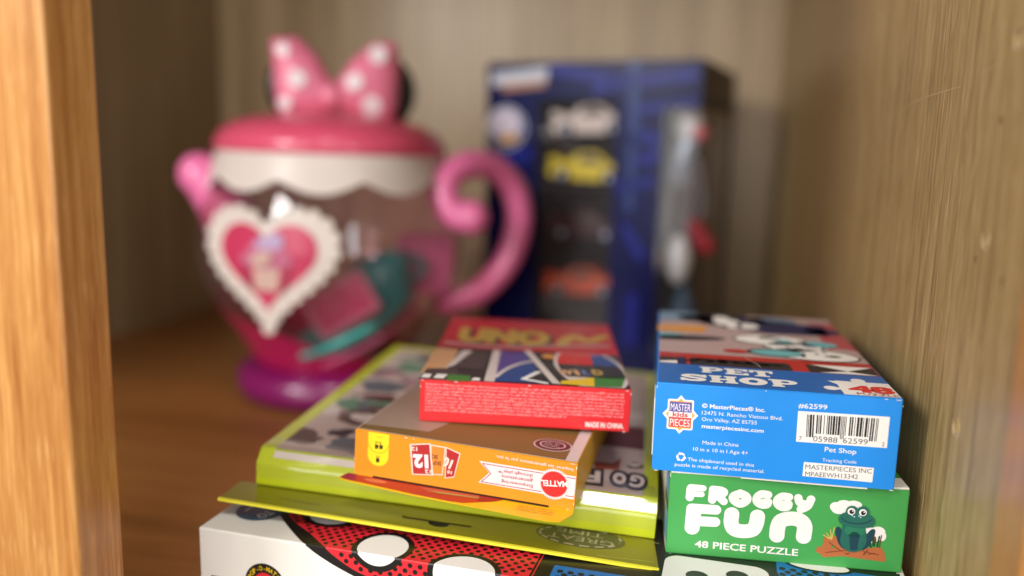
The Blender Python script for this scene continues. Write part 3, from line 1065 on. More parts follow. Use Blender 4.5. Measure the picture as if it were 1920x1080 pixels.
for (x, y) in ((9.69,13.82), (11.71,13.91), (10.39,7.82)):
    q.shape(s_or(s_circ((x, y - .8), .42), s_seg((x, y), (x, y + .9), .5, .25)), (x - 2, y - 2, x + 2, y + 2), black, 2, .1)
    q.shape(s_or(s_circ((x + .8, y - .7), .36), s_seg((x + .8, y), (x + .8, y + .7), .42, .25)), (x - 2, y - 2, x + 3, y + 2), black, 2, .1)
q.text('2-6', (12.12,16.08), (9.28,15.92), 0.9, black, 2, .02)
q.text('7+', (11.58,9.90), (9.92,9.75), 0.9, black, 2, .02)
q.fine((12.95,18.48), (8.80,18.23), .7, badge2, 2, seed=5)
q.build('age_badge', skp)
cred = mat('card_red', (176, 36, 36)); cpink = mat('card_border', (246, 212, 196)); corg = mat('card_orange', (222, 132, 40))


def play_card(a, b, c, d, fill, layer):
    P4 = [np.array(p, float) for p in (a, b, c, d)]
    ce = sum(P4) / 4
    q.poly(P4, cpink, layer)
    q.poly([ce + (p - ce) * np.array((.86, .93)) for p in P4], fill, layer + 1)


q = Print(skp_front)
play_card((41.10,4.52), (45.15,5.64), (47.34,16.57), (40.87,18.36), cred, 0)
q.text('10', (44.47,12.73), (40.56,14.08), 4.0, cpink, 2, .05)
q.text('10', (44.18,8.15), (42.12,8.38), 1.4, cpink, 2, .03)
q.build('printed_card', skp)
q = Print(skp_front)
play_card((34.91,5.22), (40.06,5.66), (40.87,18.36), (34.15,18.43), corg, 2)
q.text('SKIP', (39.25,11.60), (35.62,11.59), 1.9, log2, 4, .02)
q.text('BO', (37.40,14.25), (34.82,14.29), 1.9, log2, 4, .02)
q.build('printed_card', skp)
q = Print(skp_front)
play_card((26.59,3.87), (36.09,5.01), (34.13,18.99), (24.91,17.25), cred, 4)
q.text('12', (33.33,13.37), (26.71,12.71), 5.4, white, 6, .06)
q.text('12', (34.95,7.39), (32.20,7.06), 1.7, cpink, 6, .03)
q.text('12', (28.35,16.38), (25.72,16.13), 1.7, cpink, 6, .03)
q.build('printed_card', skp)
q = Print(skp_front)
bpink = mat('banner_pink', (246, 216, 216)); bmar = mat('banner_line', (150, 40, 66))
q.poly([(55.66,5.20), (60.10,9.60), (55.43,14.66), (96.46,14.40), (96.26,4.85)], bpink, 0) if False else None
q.poly([(60.08,10.16), (55.43,14.66), (96.17,14.52), (96.17,9.60)], bpink, 0)
q.poly([(55.66,5.20), (60.08,10.16), (96.17,9.60), (96.05,4.65)], bpink, 0)
L_ = lambda pts, r=.16: q.shape(s_line(pts, r), (52, .5, 96, 20.5), bmar, 1, .13)
L_([(95.94,13.59), (57.03,13.79), (60.84,9.89), (56.97,5.75), (95.98,5.76)])
q.text('Empowering', (78.77,8.03), (65.44,7.93), 1.45, bmar, 1, .01)
q.text('generations', (78.65,10.26), (65.45,10.19), 1.45, bmar, 1, .01)
q.text('through play\u2122', (78.54,12.49), (64.08,12.33), 1.45, bmar, 1, .01)
q.text('Inspirer les g\u00e9n\u00e9rations par le jeu.', (94.87,17.65), (62.44,18.14), 1.25, bpink, 0, .01)
q.build('slogan_banner', skp)
q = Print(skp_front)
mc = np.array((87.52,9.86))


def seal(r0, r1, n):
    def f(X, Y):
        a = np.arctan2(Y - mc[1], X - mc[0])
        return np.hypot(X - mc[0], Y - mc[1]) - (r0 + (r1 - r0) * np.abs(((a * n / (2 * math.pi)) % 1) * 2 - 1))
    return f


mb = (mc[0] - 8, mc[1] - 8, mc[0] + 8, mc[1] + 8)
q.shape(seal(5.9, 6.9, 44), mb, bpink, 2, .13)
q.shape(seal(5.2, 5.8, 44), mb, mat('seal_red', (226, 40, 38)), 3, .13)
q.text('MATTEL', (92.92,11.98), (82.06,10.76), 2.5, white, 4, .03)
q.build('seal_logo', skp)
# the open tab at the bottom edge, drooping slightly forward
tab_o = np.array((-0.30,0.07))


def tab3d(x, y, e):
    return (x, -0.0006 + y, -0.0004 + y * 0.16 + e)


trd = mat('tab_red', (168, 48, 24), 0.36, coat=.15)
tb = plate('open_tab', s_or(s_poly([(-4.5, -4.5), (-2.5, -.5), (2, 0), (SW * 1000 - .5, 0), (SW * 1000 - .3, -2.5), (SW * 1000 - 4, -8.6), (SW * 1000 - 9, -9.6), (60, -8.8), (30, -8.0), (-1, -5.6)], .3)), (-6, -12, 98, 1), tab3d, 0.0004, mat('tab_yellow', (222, 170, 20), .36, coat=.15), skp, .3)
q = Print(lambda x, y, e: tab3d(x, y, 0.0004 + e))
q.poly([(-4.2, -4.4), (-2.3, -.6), (68, -.4), (63, -3.6), (52, -7.8), (46, -8.2), (30, -7.6), (-1, -5.3)], trd, 0)
q.poly([(-4.2, -4.4), (-2.3, -.6), (2, -.5), (3, -5.4), (-1, -5.2)], mat('tab_plum', (150, 44, 62)), 1)
q.shape(s_ell((11.5, -3.0), 5.2, 1.3, 0), (5, -6, 18, 0), mat('tab_salmon', (198, 104, 66)), 1, .25)
q.poly([(30, -1.6), (58, -.8), (57, -3.4), (36, -4.6)], mat('tab_coral', (178, 78, 56)), 1)
q.poly([(36, -3.2), (58, -2.4), (60, -3.0), (40, -4.4)], mat('tab_moss', (160, 130, 70)), 2)
q.poly([(57, -.5), (68, -.5), (64, -3.2), (57, -4.6)], mat('tab_deep_red', (150, 20, 24)), 2)
q.poly([(9, 0.2), (86, 0.2), (86, -1.1), (9, -1.1)], mat('slot_dark', (30, 16, 10), .8), 3)
for k in range(3):
    q.fine((74, -3.6 - k * 1.5), (90, -3.2 - k * 1.5), 1.1, log, 3, seed=40 + k)
q.build('tab_print', tb)

# ------------------------------------------------------------------ lime activity box with its hanging card
LW, LD, LH = 0.1805, 0.21, 0.0165
lime = mat('box_lime', (186, 196, 24), 0.30, coat=0.4)
LPROF = [(0, .0004), (0, LH - .0064), (.0006, LH - .0053), (.0042, LH - .0010), (.0052, LH - .0002), (.0062, LH), (LD, LH), (LD, .0004), (LD - .0004, 0), (.0004, 0)]
n_ = len(LPROF)
me = bpy.data.meshes.new('game_box')
me.from_pydata([(x, y, z) for x in (0, LW) for y, z in LPROF], [], [tuple(range(n_)), tuple(range(2 * n_ - 1, n_ - 1, -1))] + [(k, n_ + k, n_ + (k + 1) % n_, (k + 1) % n_) for k in range(n_)])
bm = bmesh.new(); bm.from_mesh(me); bmesh.ops.recalc_face_normals(bm, faces=bm.faces); bm.to_mesh(me); bm.free()
lim = link('game_box', me, None, [lime])
lim.matrix_world = frame((-0.1698, 0.3431, -0.1552), -0.53, 2.59)
tag(lim, 'shiny lime green game box with a hanging card along its front, under the orange box', 'game box')
q = Print(on_top(LH))
xr = LW * 1000 - 6.5
limc = mat('print_greige', (188, 168, 162))
q.rect(7, 4.4, xr, LD * 1000 - 8, limc, 1.5)
q2 = Print(lambda x, y, e: (x, .0006 + .0036 * y - e * .8, LH - .0053 + .0043 * y + e * .7))
q2.v, q2.f = [], []
q2.add([(7, 420), (xr, 420), (xr, 1000), (7, 1000)], [(0, 1, 2, 3)], wht2, 0)
q2.build('picture_edge', lim)
mauve = mat('print_mauve', (132, 104, 112)); steel = mat('print_steel', (92, 98, 106)); sage = mat('print_sage', (96, 132, 110)); brn = mat('print_umber', (92, 70, 64)); wine = mat('print_wine', (92, 24, 30)); rust2 = mat('print_terracotta', (150, 70, 46))
E_ = lambda c, a, b, m, l, rot=0: q.shape(s_blob(c, a, b, rot), (max(7.2, c[0] - max(a, b) * 1.3), max(1.4, c[1] - max(a, b) * 1.3), min(xr - .2, c[0] + max(a, b) * 1.3), min(200, c[1] + max(a, b) * 1.3)), m, l, 0.6)
E_((15.71,39.02), 15, 9, mauve, 1, 15)
E_((27.49,33.66), 7, 5, dk, 2, 40)
E_((14.89,21.25), 9, 2.5, brn, 2, 10)
E_((25.13,51.03), 9, 4, brn, 2, -30)
E_((-3.75,133.32), 16, 14, mauve, 1)
E_((22.71,114.50), 14, 12, steel, 2)
E_((24.90,93.64), 12, 4, wine, 3, 10)
E_((25.75,158.95), 18, 12, sage, 2)
E_((-1.88,167.59), 12, 10, wht2, 3)
E_((7.03,71.52), 6, 16, wht2, 3, 20)
q.rect(100, 70, xr, 200, brn, 1)
E_((120, 90), 22, 14, sage, 2)
rnd = random.Random(12)
pal = [mauve, brn, steel, limc, sage, mat('print_pink_grey', (170, 130, 136)), wht2, mauve, dk]
for k in range(46):
    E_((rnd.uniform(10, 60) if k < 34 else rnd.uniform(120, 168), rnd.uniform(16, 190)), rnd.uniform(3, 13), rnd.uniform(3, 11), pal[k % 9], 2.0 + k * .05, rnd.uniform(-40, 40))
E_((60, 150), 26, 22, steel, 1)
E_((110, 160), 24, 20, olive, 2)
yy = (164.27,53.96)[1]
q.rect(100, yy, xr, yy + 1.4, skin, 2)
q.rect(100, (166.64,60.82)[1], xr, (165.58,95.05)[1], wine, 2)
q.poly([(151.78,28.54), (162.68,30.97), (163.28,46.34), (150.72,43.35)], rust2, 2)
E_((171.06,38.58), 5.5, 3.6, brn, 3)
E_((169.30,39.34), 3.2, 1.9, wht2, 4)
navyk = mat('print_ink', (40, 30, 40))
gb = np.array((176.59,28.55)); gl_ = np.array((145.69,27.77))
hh = (171.82,25.64)[1] - (172.10,12.18)[1]
for ch, a, b_ in (('G', (174.94,25.43), (168.45,25.78)), ('o', (166.29,25.68), (160.25,25.55)), ('F', (154.71,24.95), (148.16,24.66))):
    a, b_ = np.array(a), np.array(b_)
    k = 1.32 if ch == 'o' else 1.0
    for dx in (-.9, -.45, 0, .45, .9):
        for dy in (-.9, 0, .9):
            q.text(ch, a + (dx + .5, dy + .7), b_ + (dx - .5, dy + .7), (hh + 1.4) * k, navyk, 5 + (dx * 2 + dy) * .08, 0.10)
    q.text(ch, a, b_, hh * k, wht2, 7, 0.04)
E_((163.70,18.48), 1.0, 1.4, rust2, 8)
q.build('lid_picture', lim)
q = Print(on_front)
pass
# clear shrink film rolled over the front edge, slightly slack
film = clear('shrink_film', (255, 255, 252), 0.02, 0.10, 0.075)
vs, fs = [], []
nx = 90
prof = [(-.0004, .004), (-.0005, LH * .45), (-.0004, LH - .0066), (-.0001, LH - .0058), (.0005, LH - .0050), (.0022, LH - .0029), (.0039, LH - .0008), (.0047, LH - .0000), (.0058, LH + .0005), (.009, LH + .0007), (.016, LH + .0004)]
rnd = random.Random(4)
wob = [rnd.uniform(-1, 1) for _ in range(nx + 1)]
for i in range(nx + 1):
    w = sum(wob[max(0, min(nx, i + j))] for j in (-2, -1, 0, 1, 2)) / 5
    for (y, z) in prof:
        vs.append((0.0004 + (LW - 0.0008) * i / nx, y, z + 0.00016 * w))
for i in range(nx):
    for k in range(len(prof) - 1):
        a = i * len(prof) + k
        fs.append((a, a + len(prof), a + len(prof) + 1, a + 1))
me = bpy.data.meshes.new('shrink_film')
me.from_pydata(vs, [], fs)
smooth(link('shrink_film', me, lim, [film]))

# hanging card: a flat card that sticks out in front of the lime box
hc_mat = mat('hang_card_lime', (124, 120, 12), 0.34, coat=0.35)
hc_edge = mat('hang_card_edge', (236, 226, 60), 0.4)


def card3d(x, y, e):
    return (x, y, -0.0012 + e)


slot = s_or(s_seg((73.97,-10.51), (102.34,-10.56), 1.5), s_ell((89.25,-12.61), 4.6, 3.0, -6))
outl = s_poly([(-8.6, -17.4), (-8.2, 1.5), (LW * 1000 - .5, 1.5), (LW * 1000 + 1.6, -24.6)], .3)
hc = plate('hang_card', s_and(outl, s_not(slot)), (-10, -26, 186, 3), card3d, 0.0008, hc_mat, lim, .3)
plate('slot_shade_plate', s_poly([(-8.0, -16.6), (-7.6, 1.0), (LW * 1000 - 1, 1.0), (LW * 1000 + 1.0, -23.8)]), (-10, -26, 186, 3), lambda x, y, e: card3d(x, y, e - .0006), 0.0004, mat('slot_shade_dark', (30, 30, 12), .8), hc, .6)  # added dark plate that puts shade into the hang-card slot
plate('card_front_edge', s_poly([(-8.9, -18.4), (-8.9, -17.2), (LW * 1000 + 1.8, -24.4), (LW * 1000 + 1.8, -25.6)], .2), (-10, -27, 186, -16), lambda x, y, e: card3d(x, y, e - .0001), 0.0011, hc_edge, hc, .4)
q = Print(lambda x, y, e: card3d(x, y, 0.0008 + e))
ov1 = mat('stamp_grey', (84, 84, 44)); ov2 = mat('stamp_pale', (168, 160, 124))
oc = np.array((149.57,-6.52))
q.shape(s_ell(oc, 19.0, 9.4, -2), (oc[0] - 24, oc[1] - 14, oc[0] + 24, oc[1] + 14), ov1, 0, .4)
ang = lambda t, a, b: (oc[0] + a * math.cos(R(t)), oc[1] + b * math.sin(R(t)))
for t in range(8, 360, 22):
    if t % 44 == 8 or 60 < t < 300:
        q.shape(s_seg(ang(t, 17.3, 8.2), ang(t + 11, 17.3, 8.2), .55), (oc[0] - 24, oc[1] - 14, oc[0] + 24, oc[1] + 14), ov2, 1, .3)
q.text('GREAT', (oc[0] + 14.5, oc[1] - 1.2), (oc[0] - 13.5, oc[1] + .6), 4.4, ov2, 1, .0)
q.text('TIME', (oc[0] + 9, oc[1] + 5.2), (oc[0] - 10, oc[1] + 6.2), 4.2, ov2, 1, .0) if False else q.text('TIME', (oc[0] + 10, oc[1] + 4.6), (oc[0] - 10, oc[1] + 5.8), 3.8, ov2, 1, .0)
q.build('oval_stamp', hc)
q = Print(lambda x, y, e: card3d(x, y, 0.0008 + e))
q.fine((110.84,-0.33), (88.89,0.98), 1.3, ov1, 1, seed=70)
q.fine((35.19,-10.78), (14.39,-8.87), 2.0, ov1, 1, seed=71)
dotm = mat('card_dot', (112, 108, 14))
rnd = random.Random(2)
for i in range(70):
    for k in range(4):
        x = 45 + i * 1.15 + (k % 2) * .55
        y = -19.6 - (x - 45) * .038 + k * 1.1
        q.poly([(x + .28 * math.cos(t * math.pi / 3), y + .28 * math.sin(t * math.pi / 3)) for t in range(6)], dotm, 0)
cr = mat('crease_pale', (176, 172, 96))
for p in (((165.11,8.81), (166.31,-8.78)), ((166.57,1.36), (182.42,-2.81)), ((157.78,-20.91), (180.25,-19.55))):
    q.shape(s_line(p, .16), (min(p[0][0], p[1][0]) - 1, min(p[0][1], p[1][1]) - 1, max(p[0][0], p[1][0]) + 1, max(p[0][1], p[1][1]) + 1), cr, 0, .12)
tag(q.build('card_print', hc), kind='stuff')

# ------------------------------------------------------------------ white board-game box under both stacks
TW, TD, TH = 0.288, 0.27, 0.0625
tro = box('board_game_box', 0, 0, 0, TW, TD, TH, card, None, 0.0008, 3)
tro.matrix_world = frame((-0.1828, 0.3147, -0.2267), -6.2)
tag(tro, 'large white board game box with red and blue dotted print, under both stacks', 'board game box')


def wrap(x, y, e):
    return (x, y, TH + e) if y >= 0 else (x, -e, TH + y)


tred = mat('game_red', (218, 42, 52), .38, coat=.1); tblue = mat('game_blue', (26, 108, 176), .38, coat=.1); tblk = mat('game_black', (24, 22, 18), .38, coat=.1)
q = Print(wrap)
# black outline band sweeping from the front up and over the lid, red field right of it
arc_o = [(73.64,-11.05), (62.45,-6.75), (51.79,-1.05), (39.89,8.56), (28.01,19.76), (19.98,28.62), (34, 45), (36, 70)]
arc_i = [(82.87,-10.74), (73.66,-8.30), (65.00,-3.89), (59.29,0.22), (49.28,8.18), (29.29,24.70), (44, 42), (47, 70)]
A_o = [tuple(p) for p in spline(arc_o, 5)]
A_i = [tuple(p) for p in spline(arc_i, 5)]
low = [(TW * 1000 - 2, -40), (60, -40)]
field = s_poly(A_o + [(TW * 1000 - 2, 70), (TW * 1000 - 2, -40), (70, -40)])


def both(fn, m, l, res=.4):
    for (b0_, b1_) in ((0.0, 80.0), (-40.0, 0.0)):
        q.shape(s_and(fn, (lambda X, Y: -Y) if b0_ >= 0 else (lambda X, Y: Y)), (8, b0_, TW * 1000 - .5, b1_), m, l, res)


both(field, tblk, 0)
xs_ = (147.41,5.34)[0]
redf = s_and(s_poly(A_i + [(xs_ + 1, 70), (xs_ - 1, -40), (80, -40)]), s_not(s_grow(s_line([(xs_, 70), (xs_ - 2, -40)], .5), 0)))
both(redf, tred, 1)
# dotted fields
dv, df_ = [], []


def dots(fn, m, l, x0, x1, p=4.3, r=1.05):
    k = 0
    y = -22.0
    while y < 40:
        x = x0 + (p / 2 if k % 2 else 0)
        while x < x1:
            if float(fn(np.array([x]), np.array([y]))[0]) < -1.0 and abs(y) > r:
                q.poly([(x + r * math.cos(t * math.pi / 5), y + r * math.sin(t * math.pi / 5)) for t in range(10)], m, l)
            x += p
        y += p * .58
        k += 1


dots(redf, tblk, 2, 20, xs_)
wh = s_or(s_ell((82.02,8.20), 10.6, 10.2, -8))
for c, a, b_ in (((82.76,6.51), 10.4, 11.0), ((120.18,-3.37), 13.0, 13.0), ((49.45,26.77), 10, 8)):
    fn = s_ell(c, a, b_)
    both(s_grow(fn, 2.4), tblk, 3)
    both(fn, white, 4)
bluef = s_poly([(239.23,43.89), (232, 60), (288, 60), (287, -30), (150.29,-3.40), (146.71,12.70), (157.11,16.95), (197.80,10.76)])
both(s_and(lambda X, Y: (xs_ + 6) - X, lambda X, Y: X - (TW * 1000 - 3), lambda X, Y: Y - 14), tblue, 1)
dots(s_and(lambda X, Y: (xs_ + 7) - X, lambda X, Y: X - (TW * 1000 - 4), lambda X, Y: Y - 13), tblk, 2, xs_ + 7, 284, 4.2, 1.3)
both(s_and(lambda X, Y: (238.87,41.36)[0] - X, lambda X, Y: X - 284, lambda X, Y: Y - (239.78,44.31)[1]), tblue, 1)
dots(s_and(lambda X, Y: (238.87,41.36)[0] - X, lambda X, Y: X - 284, lambda X, Y: Y - (239.78,44.31)[1]), tblk, 2, (238.87,41.36)[0], 284, 4.2, 1.3)
# bold white letter with a black rim, and a white spot behind it
lp = [(194.64,33.87), (229.68,40.22), (235.71,33.30)]
x0, x1 = (195.23,27.38)[0], (235.71,33.30)[0]
yt = (211.42,36.80)[1]
body = s_rect(((x0 + x1) / 2, yt - 18), x1 - x0, 36, 6)
both(s_grow(body, 4.0), tblk, 3)
both(body, mat('letter_bone', (222, 220, 214)), 4)
for c in ((208.53,23.48), (223.79,28.35)):
    both(s_ell((c[0], c[1] - 1.5), 4.4, 4.0), tblk, 5, .3)
wc = (254.31,45.71)
both(s_ell((wc[0] + 1, wc[1] - .5), 13, 5.2), tblk, 3)
both(s_ell((wc[0] + 1, wc[1] - .5), 11.5, 4.0), white, 4)
q.build('lid_artwork', tro)
q = Print(wrap)
tc_ = np.array((16.26,21.96))
tl = mat('disc_teal', (24, 74, 96), .36)
q.shape(s_circ(tc_ + (0, 1.5), 11.2), (tc_[0] - 14, tc_[1] - 14, tc_[0] + 14, tc_[1] + 16), tl, 1, .3)
q.text('TO', (19.24,23.39), (17.12,16.64), 5.0, white, 2, .02)
q.shape(s_line([(10.13,19.94), (10.41,24.53), (10.34,25.77)], .4), (tc_[0] - 14, tc_[1] - 8, tc_[0] + 4, tc_[1] + 16), white, 2, .2)
q.build('teal_badge', tro)
q = Print(wrap)
pc = np.array((31.50,-21.18))
q.shape(s_circ(pc, 9.4), (pc[0] - 12, pc[1] - 12, pc[0] + 12, pc[1] + 12), tblk, 1, .3)
for k, ch in enumerate('POP-O-MATIC'):
    a = 158 - 136 * k / 10
    d_ = np.array((math.cos(R(a)), math.sin(R(a))))
    t_ = np.array((d_[1], -d_[0]))
    w = .35 if ch in '-I' else .78
    q.text(ch, pc + d_ * 6.3 - t_ * w, pc + d_ * 6.3 + t_ * w, 2.1 if ch != '-' else 2.1, yel, 2, .02)
q.shape(s_circ(pc, 5.2), (pc[0] - 12, pc[1] - 12, pc[0] + 12, pc[1] + 12), tred, 2, .3)
a_, b_ = (5.52,-21.66), (15.79,-20.61)
q.rect(a_[0], a_[1] - 14, b_[0], a_[1] + .4, tblk, 1)
q.build('front_print', tro)

# rubbed edges: specks of bare card along the boxes' front edges
def wear(o, w, h, off, seed, n=14):
    rnd = random.Random(seed)
    p = Print(lambda x, y, e: (x, -off - e, y))
    for k in range(n):
        side = rnd.choice('tttblr')
        ln, wd = rnd.uniform(.25, 1.8), rnd.uniform(.08, .22)
        if side in 'tb':
            x = rnd.choice((rnd.uniform(.3, w - 2.2), rnd.uniform(.2, 1.2), rnd.uniform(w - 3, w - 2.2), rnd.uniform(w - 3, w - 2.2)))
            y = h - .25 if side == 't' else .25
            p.poly([(x, y - wd), (x + ln * .4, y - wd * 1.6), (x + ln, y - wd * .7), (x + ln * .8, y + .1), (x + ln * .2, y + .12)], card, 6)
        else:
            y = rnd.choice((rnd.uniform(.5, h - 2.2), rnd.uniform(h - 3, h - 2)))
            x = .2 if side == 'l' else w - .2
            s_ = 1 if side == 'l' else -1
            p.poly([(x, y), (x + s_ * wd * 1.5, y + ln * .4), (x + s_ * wd * .6, y + ln), (x - s_ * .06, y + ln * .8)][::s_], card, 6)
    tag(p.build('edge_wear', o), kind='stuff')


wear(pet, 93, 36.7, .0006, 1)
wear(grn, 92.7, 35.7, 0, 2)
wear(uno, 93, 19.3, 0, 3, 9)
wear(skp, 96.5, 20.1, .0004, 4, 10)

# ------------------------------------------------------------------ toy teapot
pinkm = mat('plastic_pink', (236, 120, 172), 0.26, coat=.3, var=.02)
bowm = mat('plastic_rose', (234, 124, 154), 0.30, coat=.3, var=.02)
lidm = mat('plastic_lid', (224, 86, 116), 0.28, coat=.3, var=.02)
purp = mat('plastic_purple', (126, 18, 92), 0.30, coat=.3, var=.02)
magm = mat('plastic_magenta', (176, 26, 82), 0.28, coat=.3, var=.02)
cream = mat('plastic_cream', (218, 206, 198), 0.34, var=.02)
blk = mat('plastic_black', (18, 18, 20), 0.3, coat=.2, var=.02)
tealp = mat('plastic_teal', (52, 166, 160), 0.3, coat=.3, var=.02)
ptint = clear('clear_pink_plastic', (240, 216, 222), 0.03, 0.05, 0.075)
TPX, TPY = -0.282, 0.731
tea = empty('toy_teapot', Matrix.Translation((TPX, TPY, 0.0015)) @ Matrix.Rotation(R(21.5), 4, 'Z') @ Matrix.Rotation(R(0.6), 4, 'Y'))
tag(tea, 'clear pink toy teapot with dotted bow lid and lacy heart', 'toy teapot')
LE = tea


def lx(px):
    return (px - 615) * 0.00049


def lz(py):
    return 0.219 - (py - 285) * 0.000496


lathe('base', [(.074, 0), (.083, .002), (.0855, .012), (.085, .021), (.078, .027), (.069, .030)], purp, tea)
BODY = [(.066, .028), (.072, .036), (.079, .050), (.089, .066), (.1015, .083), (.1105, .100), (.1160, .120), (.1170, .140), (.1130, .165), (.1060, .185), (.1000, .200)]


def body_r(z):
    return float(np.interp(z, [p[1] for p in BODY], [p[0] for p in BODY]))


def shell(name, zlo, zhi, m, grow=0.0, n=72, k=14):
    """part of the pot's round wall between two heights that may vary round it"""
    vs, fs = [], []
    for i in range(k + 1):
        for j in range(n):
            a = 2 * math.pi * j / n
            z = zlo(a) + (zhi(a) - zlo(a)) * i / k
            vs.append(((body_r(z) + grow) * math.cos(a), (body_r(z) + grow) * math.sin(a), z))
    for i in range(k):
        for j in range(n):
            j2 = (j + 1) % n
            fs.append((i * n + j, i * n + j2, (i + 1) * n + j2, (i + 1) * n + j))
    me = bpy.data.meshes.new(name)
    me.from_pydata(vs, [], fs)
    return smooth(link(name, me, tea, [m]))


rim = lambda a: .060 - .030 * math.cos(a + .25)
shell('lower_body', lambda a: .030, rim, magm)
shell('clear_body', rim, lambda a: .200, ptint)
lathe('collar', [(.1070, .193), (.1060, .197), (.1035, .205), (.1005, .2145), (.0985, .2195), (.0960, .2195), (.0960, .21)], cream, tea, n=168,
      zmod=lambda i, a: (-0.0105 * abs(math.sin(a * 5 + .5)) + .003) * (1.0, .55, .15, 0, 0, 0, 0)[i], close=False)
lathe('lid', [(.1000, .2170), (.1020, .2195), (.1012, .2260), (.0960, .2345), (.0860, .2415), (.0700, .2465), (.050, .2498), (.026, .2515), (0.0, .252)], lidm, tea)
tube('spout', [(-.084, 0, .150), (-.096, 0, .172), (-.106, 0, .188), (-.113, 0, .195)], [.026, .022, .0205, .0195], pinkm, tea, 24)
HP = ((854, 392), (828, 388), (808, 362), (814, 326), (852, 302), (906, 306), (948, 340), (966, 392), (960, 448), (936, 500), (892, 543), (826, 566))
HY = (-.062, -.060, -.056, -.050, -.040, -.024, -.012, -.008, -.006, -.006, -.006, -.006)
tube('handle', [(lx(x), y, lz(z)) for (x, z), y in zip(HP, HY)], [.0155, .0138, .0128, .0125, .0125, .0125, .0125, .0125, .0125, .0122, .012, .0115], pinkm, tea, 20)
MMX = lambda px, py: (lx(622 + (px - 632) * .95) * 1000, lz(230 + (py - 230) * .86) * 1000)
lobeL = s_poly([MMX(522, 82), MMX(560, 80), MMX(590, 108), MMX(612, 150), MMX(632, 176), MMX(632, 200), MMX(600, 214), MMX(542, 222), MMX(530, 205), MMX(526, 140)], 4.0)
lobeR = s_poly([MMX(736, 78), MMX(704, 80), MMX(664, 118), MMX(640, 158), MMX(618, 178), MMX(618, 200), MMX(660, 208), MMX(728, 224), MMX(738, 200), MMX(742, 130)], 4.0)
YB_ = -0.012
tailL = s_ell(MMX(556, 166), 25, 29)
tailR = s_ell(MMX(722, 168), 28.5, 33)
bw_ = puff('bow', lobeL, (-70, 235, 20, 330), 13, 22, bowm, tea, 1.6, YB_)
puff('loop', lobeR, (-20, 235, 80, 330), 13, 22, bowm, bw_, 1.6, YB_ - .0006)
puff('backing', tailL, (-70, 220, 20, 330), 7, 12, blk, bw_, 1.8, .004)
puff('backing', tailR, (10, 220, 90, 330), 7, 12, blk, bw_, 1.8, .0042)
ball('knot', (lx(613), YB_ - .006, lz(190)), .0115, bowm, bw_, 1, .8, 1.0)
spot = mat('spot_white', (240, 226, 230), .35)


def on_lobe(fn):
    def g(x, y, e):
        d = np.clip(-fn(np.array([x * 1000]), np.array([y * 1000]))[0] / 22, 0, 1)
        return (x, YB_ - .013 * math.sqrt(max(0, 1 - (1 - d) ** 2)) - .0009 - e, y)
    return g


for fn, px, py, r in ((lobeL, 535, 98, 5.8), (lobeL, 560, 154, 7.6), (lobeL, 538, 202, 5.6), (lobeR, 707, 98, 8.0), (lobeR, 663, 155, 7.4), (lobeR, 695, 201, 8.6)):
    c = MMX(px, py)
    plate('spot', s_and(s_circ(c, r), s_grow(fn, -.4)), (c[0] - 12, c[1] - 12, c[0] + 12, c[1] + 12), on_lobe(fn), .0012, spot, bw_, .8)

# the heart plaque, gently curved, standing on the body's front left
HA, HC = R(-23.5), 0.141


def heart3d(x, y, e):
    a = x / HC
    lean = (y - HC) * .10
    rr = HC + e
    px_, py_ = rr * math.sin(a), -(rr * math.cos(a)) + HC - 0.1235 + abs(lean) * .4
    return (px_ * math.cos(HA) - py_ * math.sin(HA) * 1.0, px_ * math.sin(HA) + py_ * math.cos(HA), y)


def heart_pts(s, cx, cz, ax=1.0, az=.90):
    P_ = []
    for k in range(60):
        t = 2 * math.pi * k / 60
        P_.append((cx + ax * s * 16 * math.sin(t) ** 3 / 16, cz + az * s * (13 * math.cos(t) - 5 * math.cos(2 * t) - 2 * math.cos(3 * t) - math.cos(4 * t)) / 15.2))
    return P_


hz = 0.5 * (lz(365) + lz(625)) * 1000 + 20
HW = 1.0
outer = heart_pts(53, 0, hz, .97)
acc, per = 0, []
for k in range(60):
    a, b_ = np.array(outer[k]), np.array(outer[(k + 1) % 60])
    n_ = np.hypot(*(b_ - a))
    while acc < n_:
        per.append(a + (b_ - a) * acc / n_)
        acc += 11.6
    acc -= n_
lace = s_or(s_poly(outer), *[s_circ(p, 5.3) for p in per])
hp = plate('heart_plaque', lace, (-80, hz - 85, 80, hz + 75), heart3d, .005, cream, tea, 1.4, False)
hr = mat('heart_red', (198, 54, 92), .32, coat=.2)
q = Print(lambda x, y, e: heart3d(x, y, .0052 + e * 8))
q.shape(s_poly(heart_pts(41, 0, hz, .95)), (-60, hz - 60, 60, hz + 60), hr, 0, 1.2, False)
q.build('heart_centre', hp)
# a small iced cake pictured in the middle of the heart
q = Print(lambda x, y, e: heart3d(x, y, .0054 + e * 8))
lil = mat('pic_lilac', (184, 158, 196)); cak = mat('pic_cake', (206, 172, 160)); pkd = mat('pic_dusty_pink', (196, 106, 140)); cof = mat('pic_cocoa', (52, 24, 26))
HB = (-60, hz - 60, 60, hz + 60)
q.shape(s_or(s_poly([(-13, hz - 22), (13, hz - 22), (18, hz - 4), (-18, hz - 4)], 1.5)), HB, cof, 0, 1)
q.shape(s_or(s_poly([(-8, hz - 22), (8, hz - 22), (10, hz - 4), (-10, hz - 4)], 1)), HB, cak, 1, 1)
q.shape(s_or(s_ell((0, hz + 1), 21, 7), s_ell((1, hz + 9), 15, 6)), HB, pkd, 2, 1)
q.shape(s_or(s_ell((3, hz + 14), 11, 5), s_ell((8, hz + 18), 6, 4)), HB, lil, 3, 1)
q.shape(s_ell((-3, hz + 2), 9, 5, 20), HB, cak, 3, 1)
q.build('heart_picture', hp)

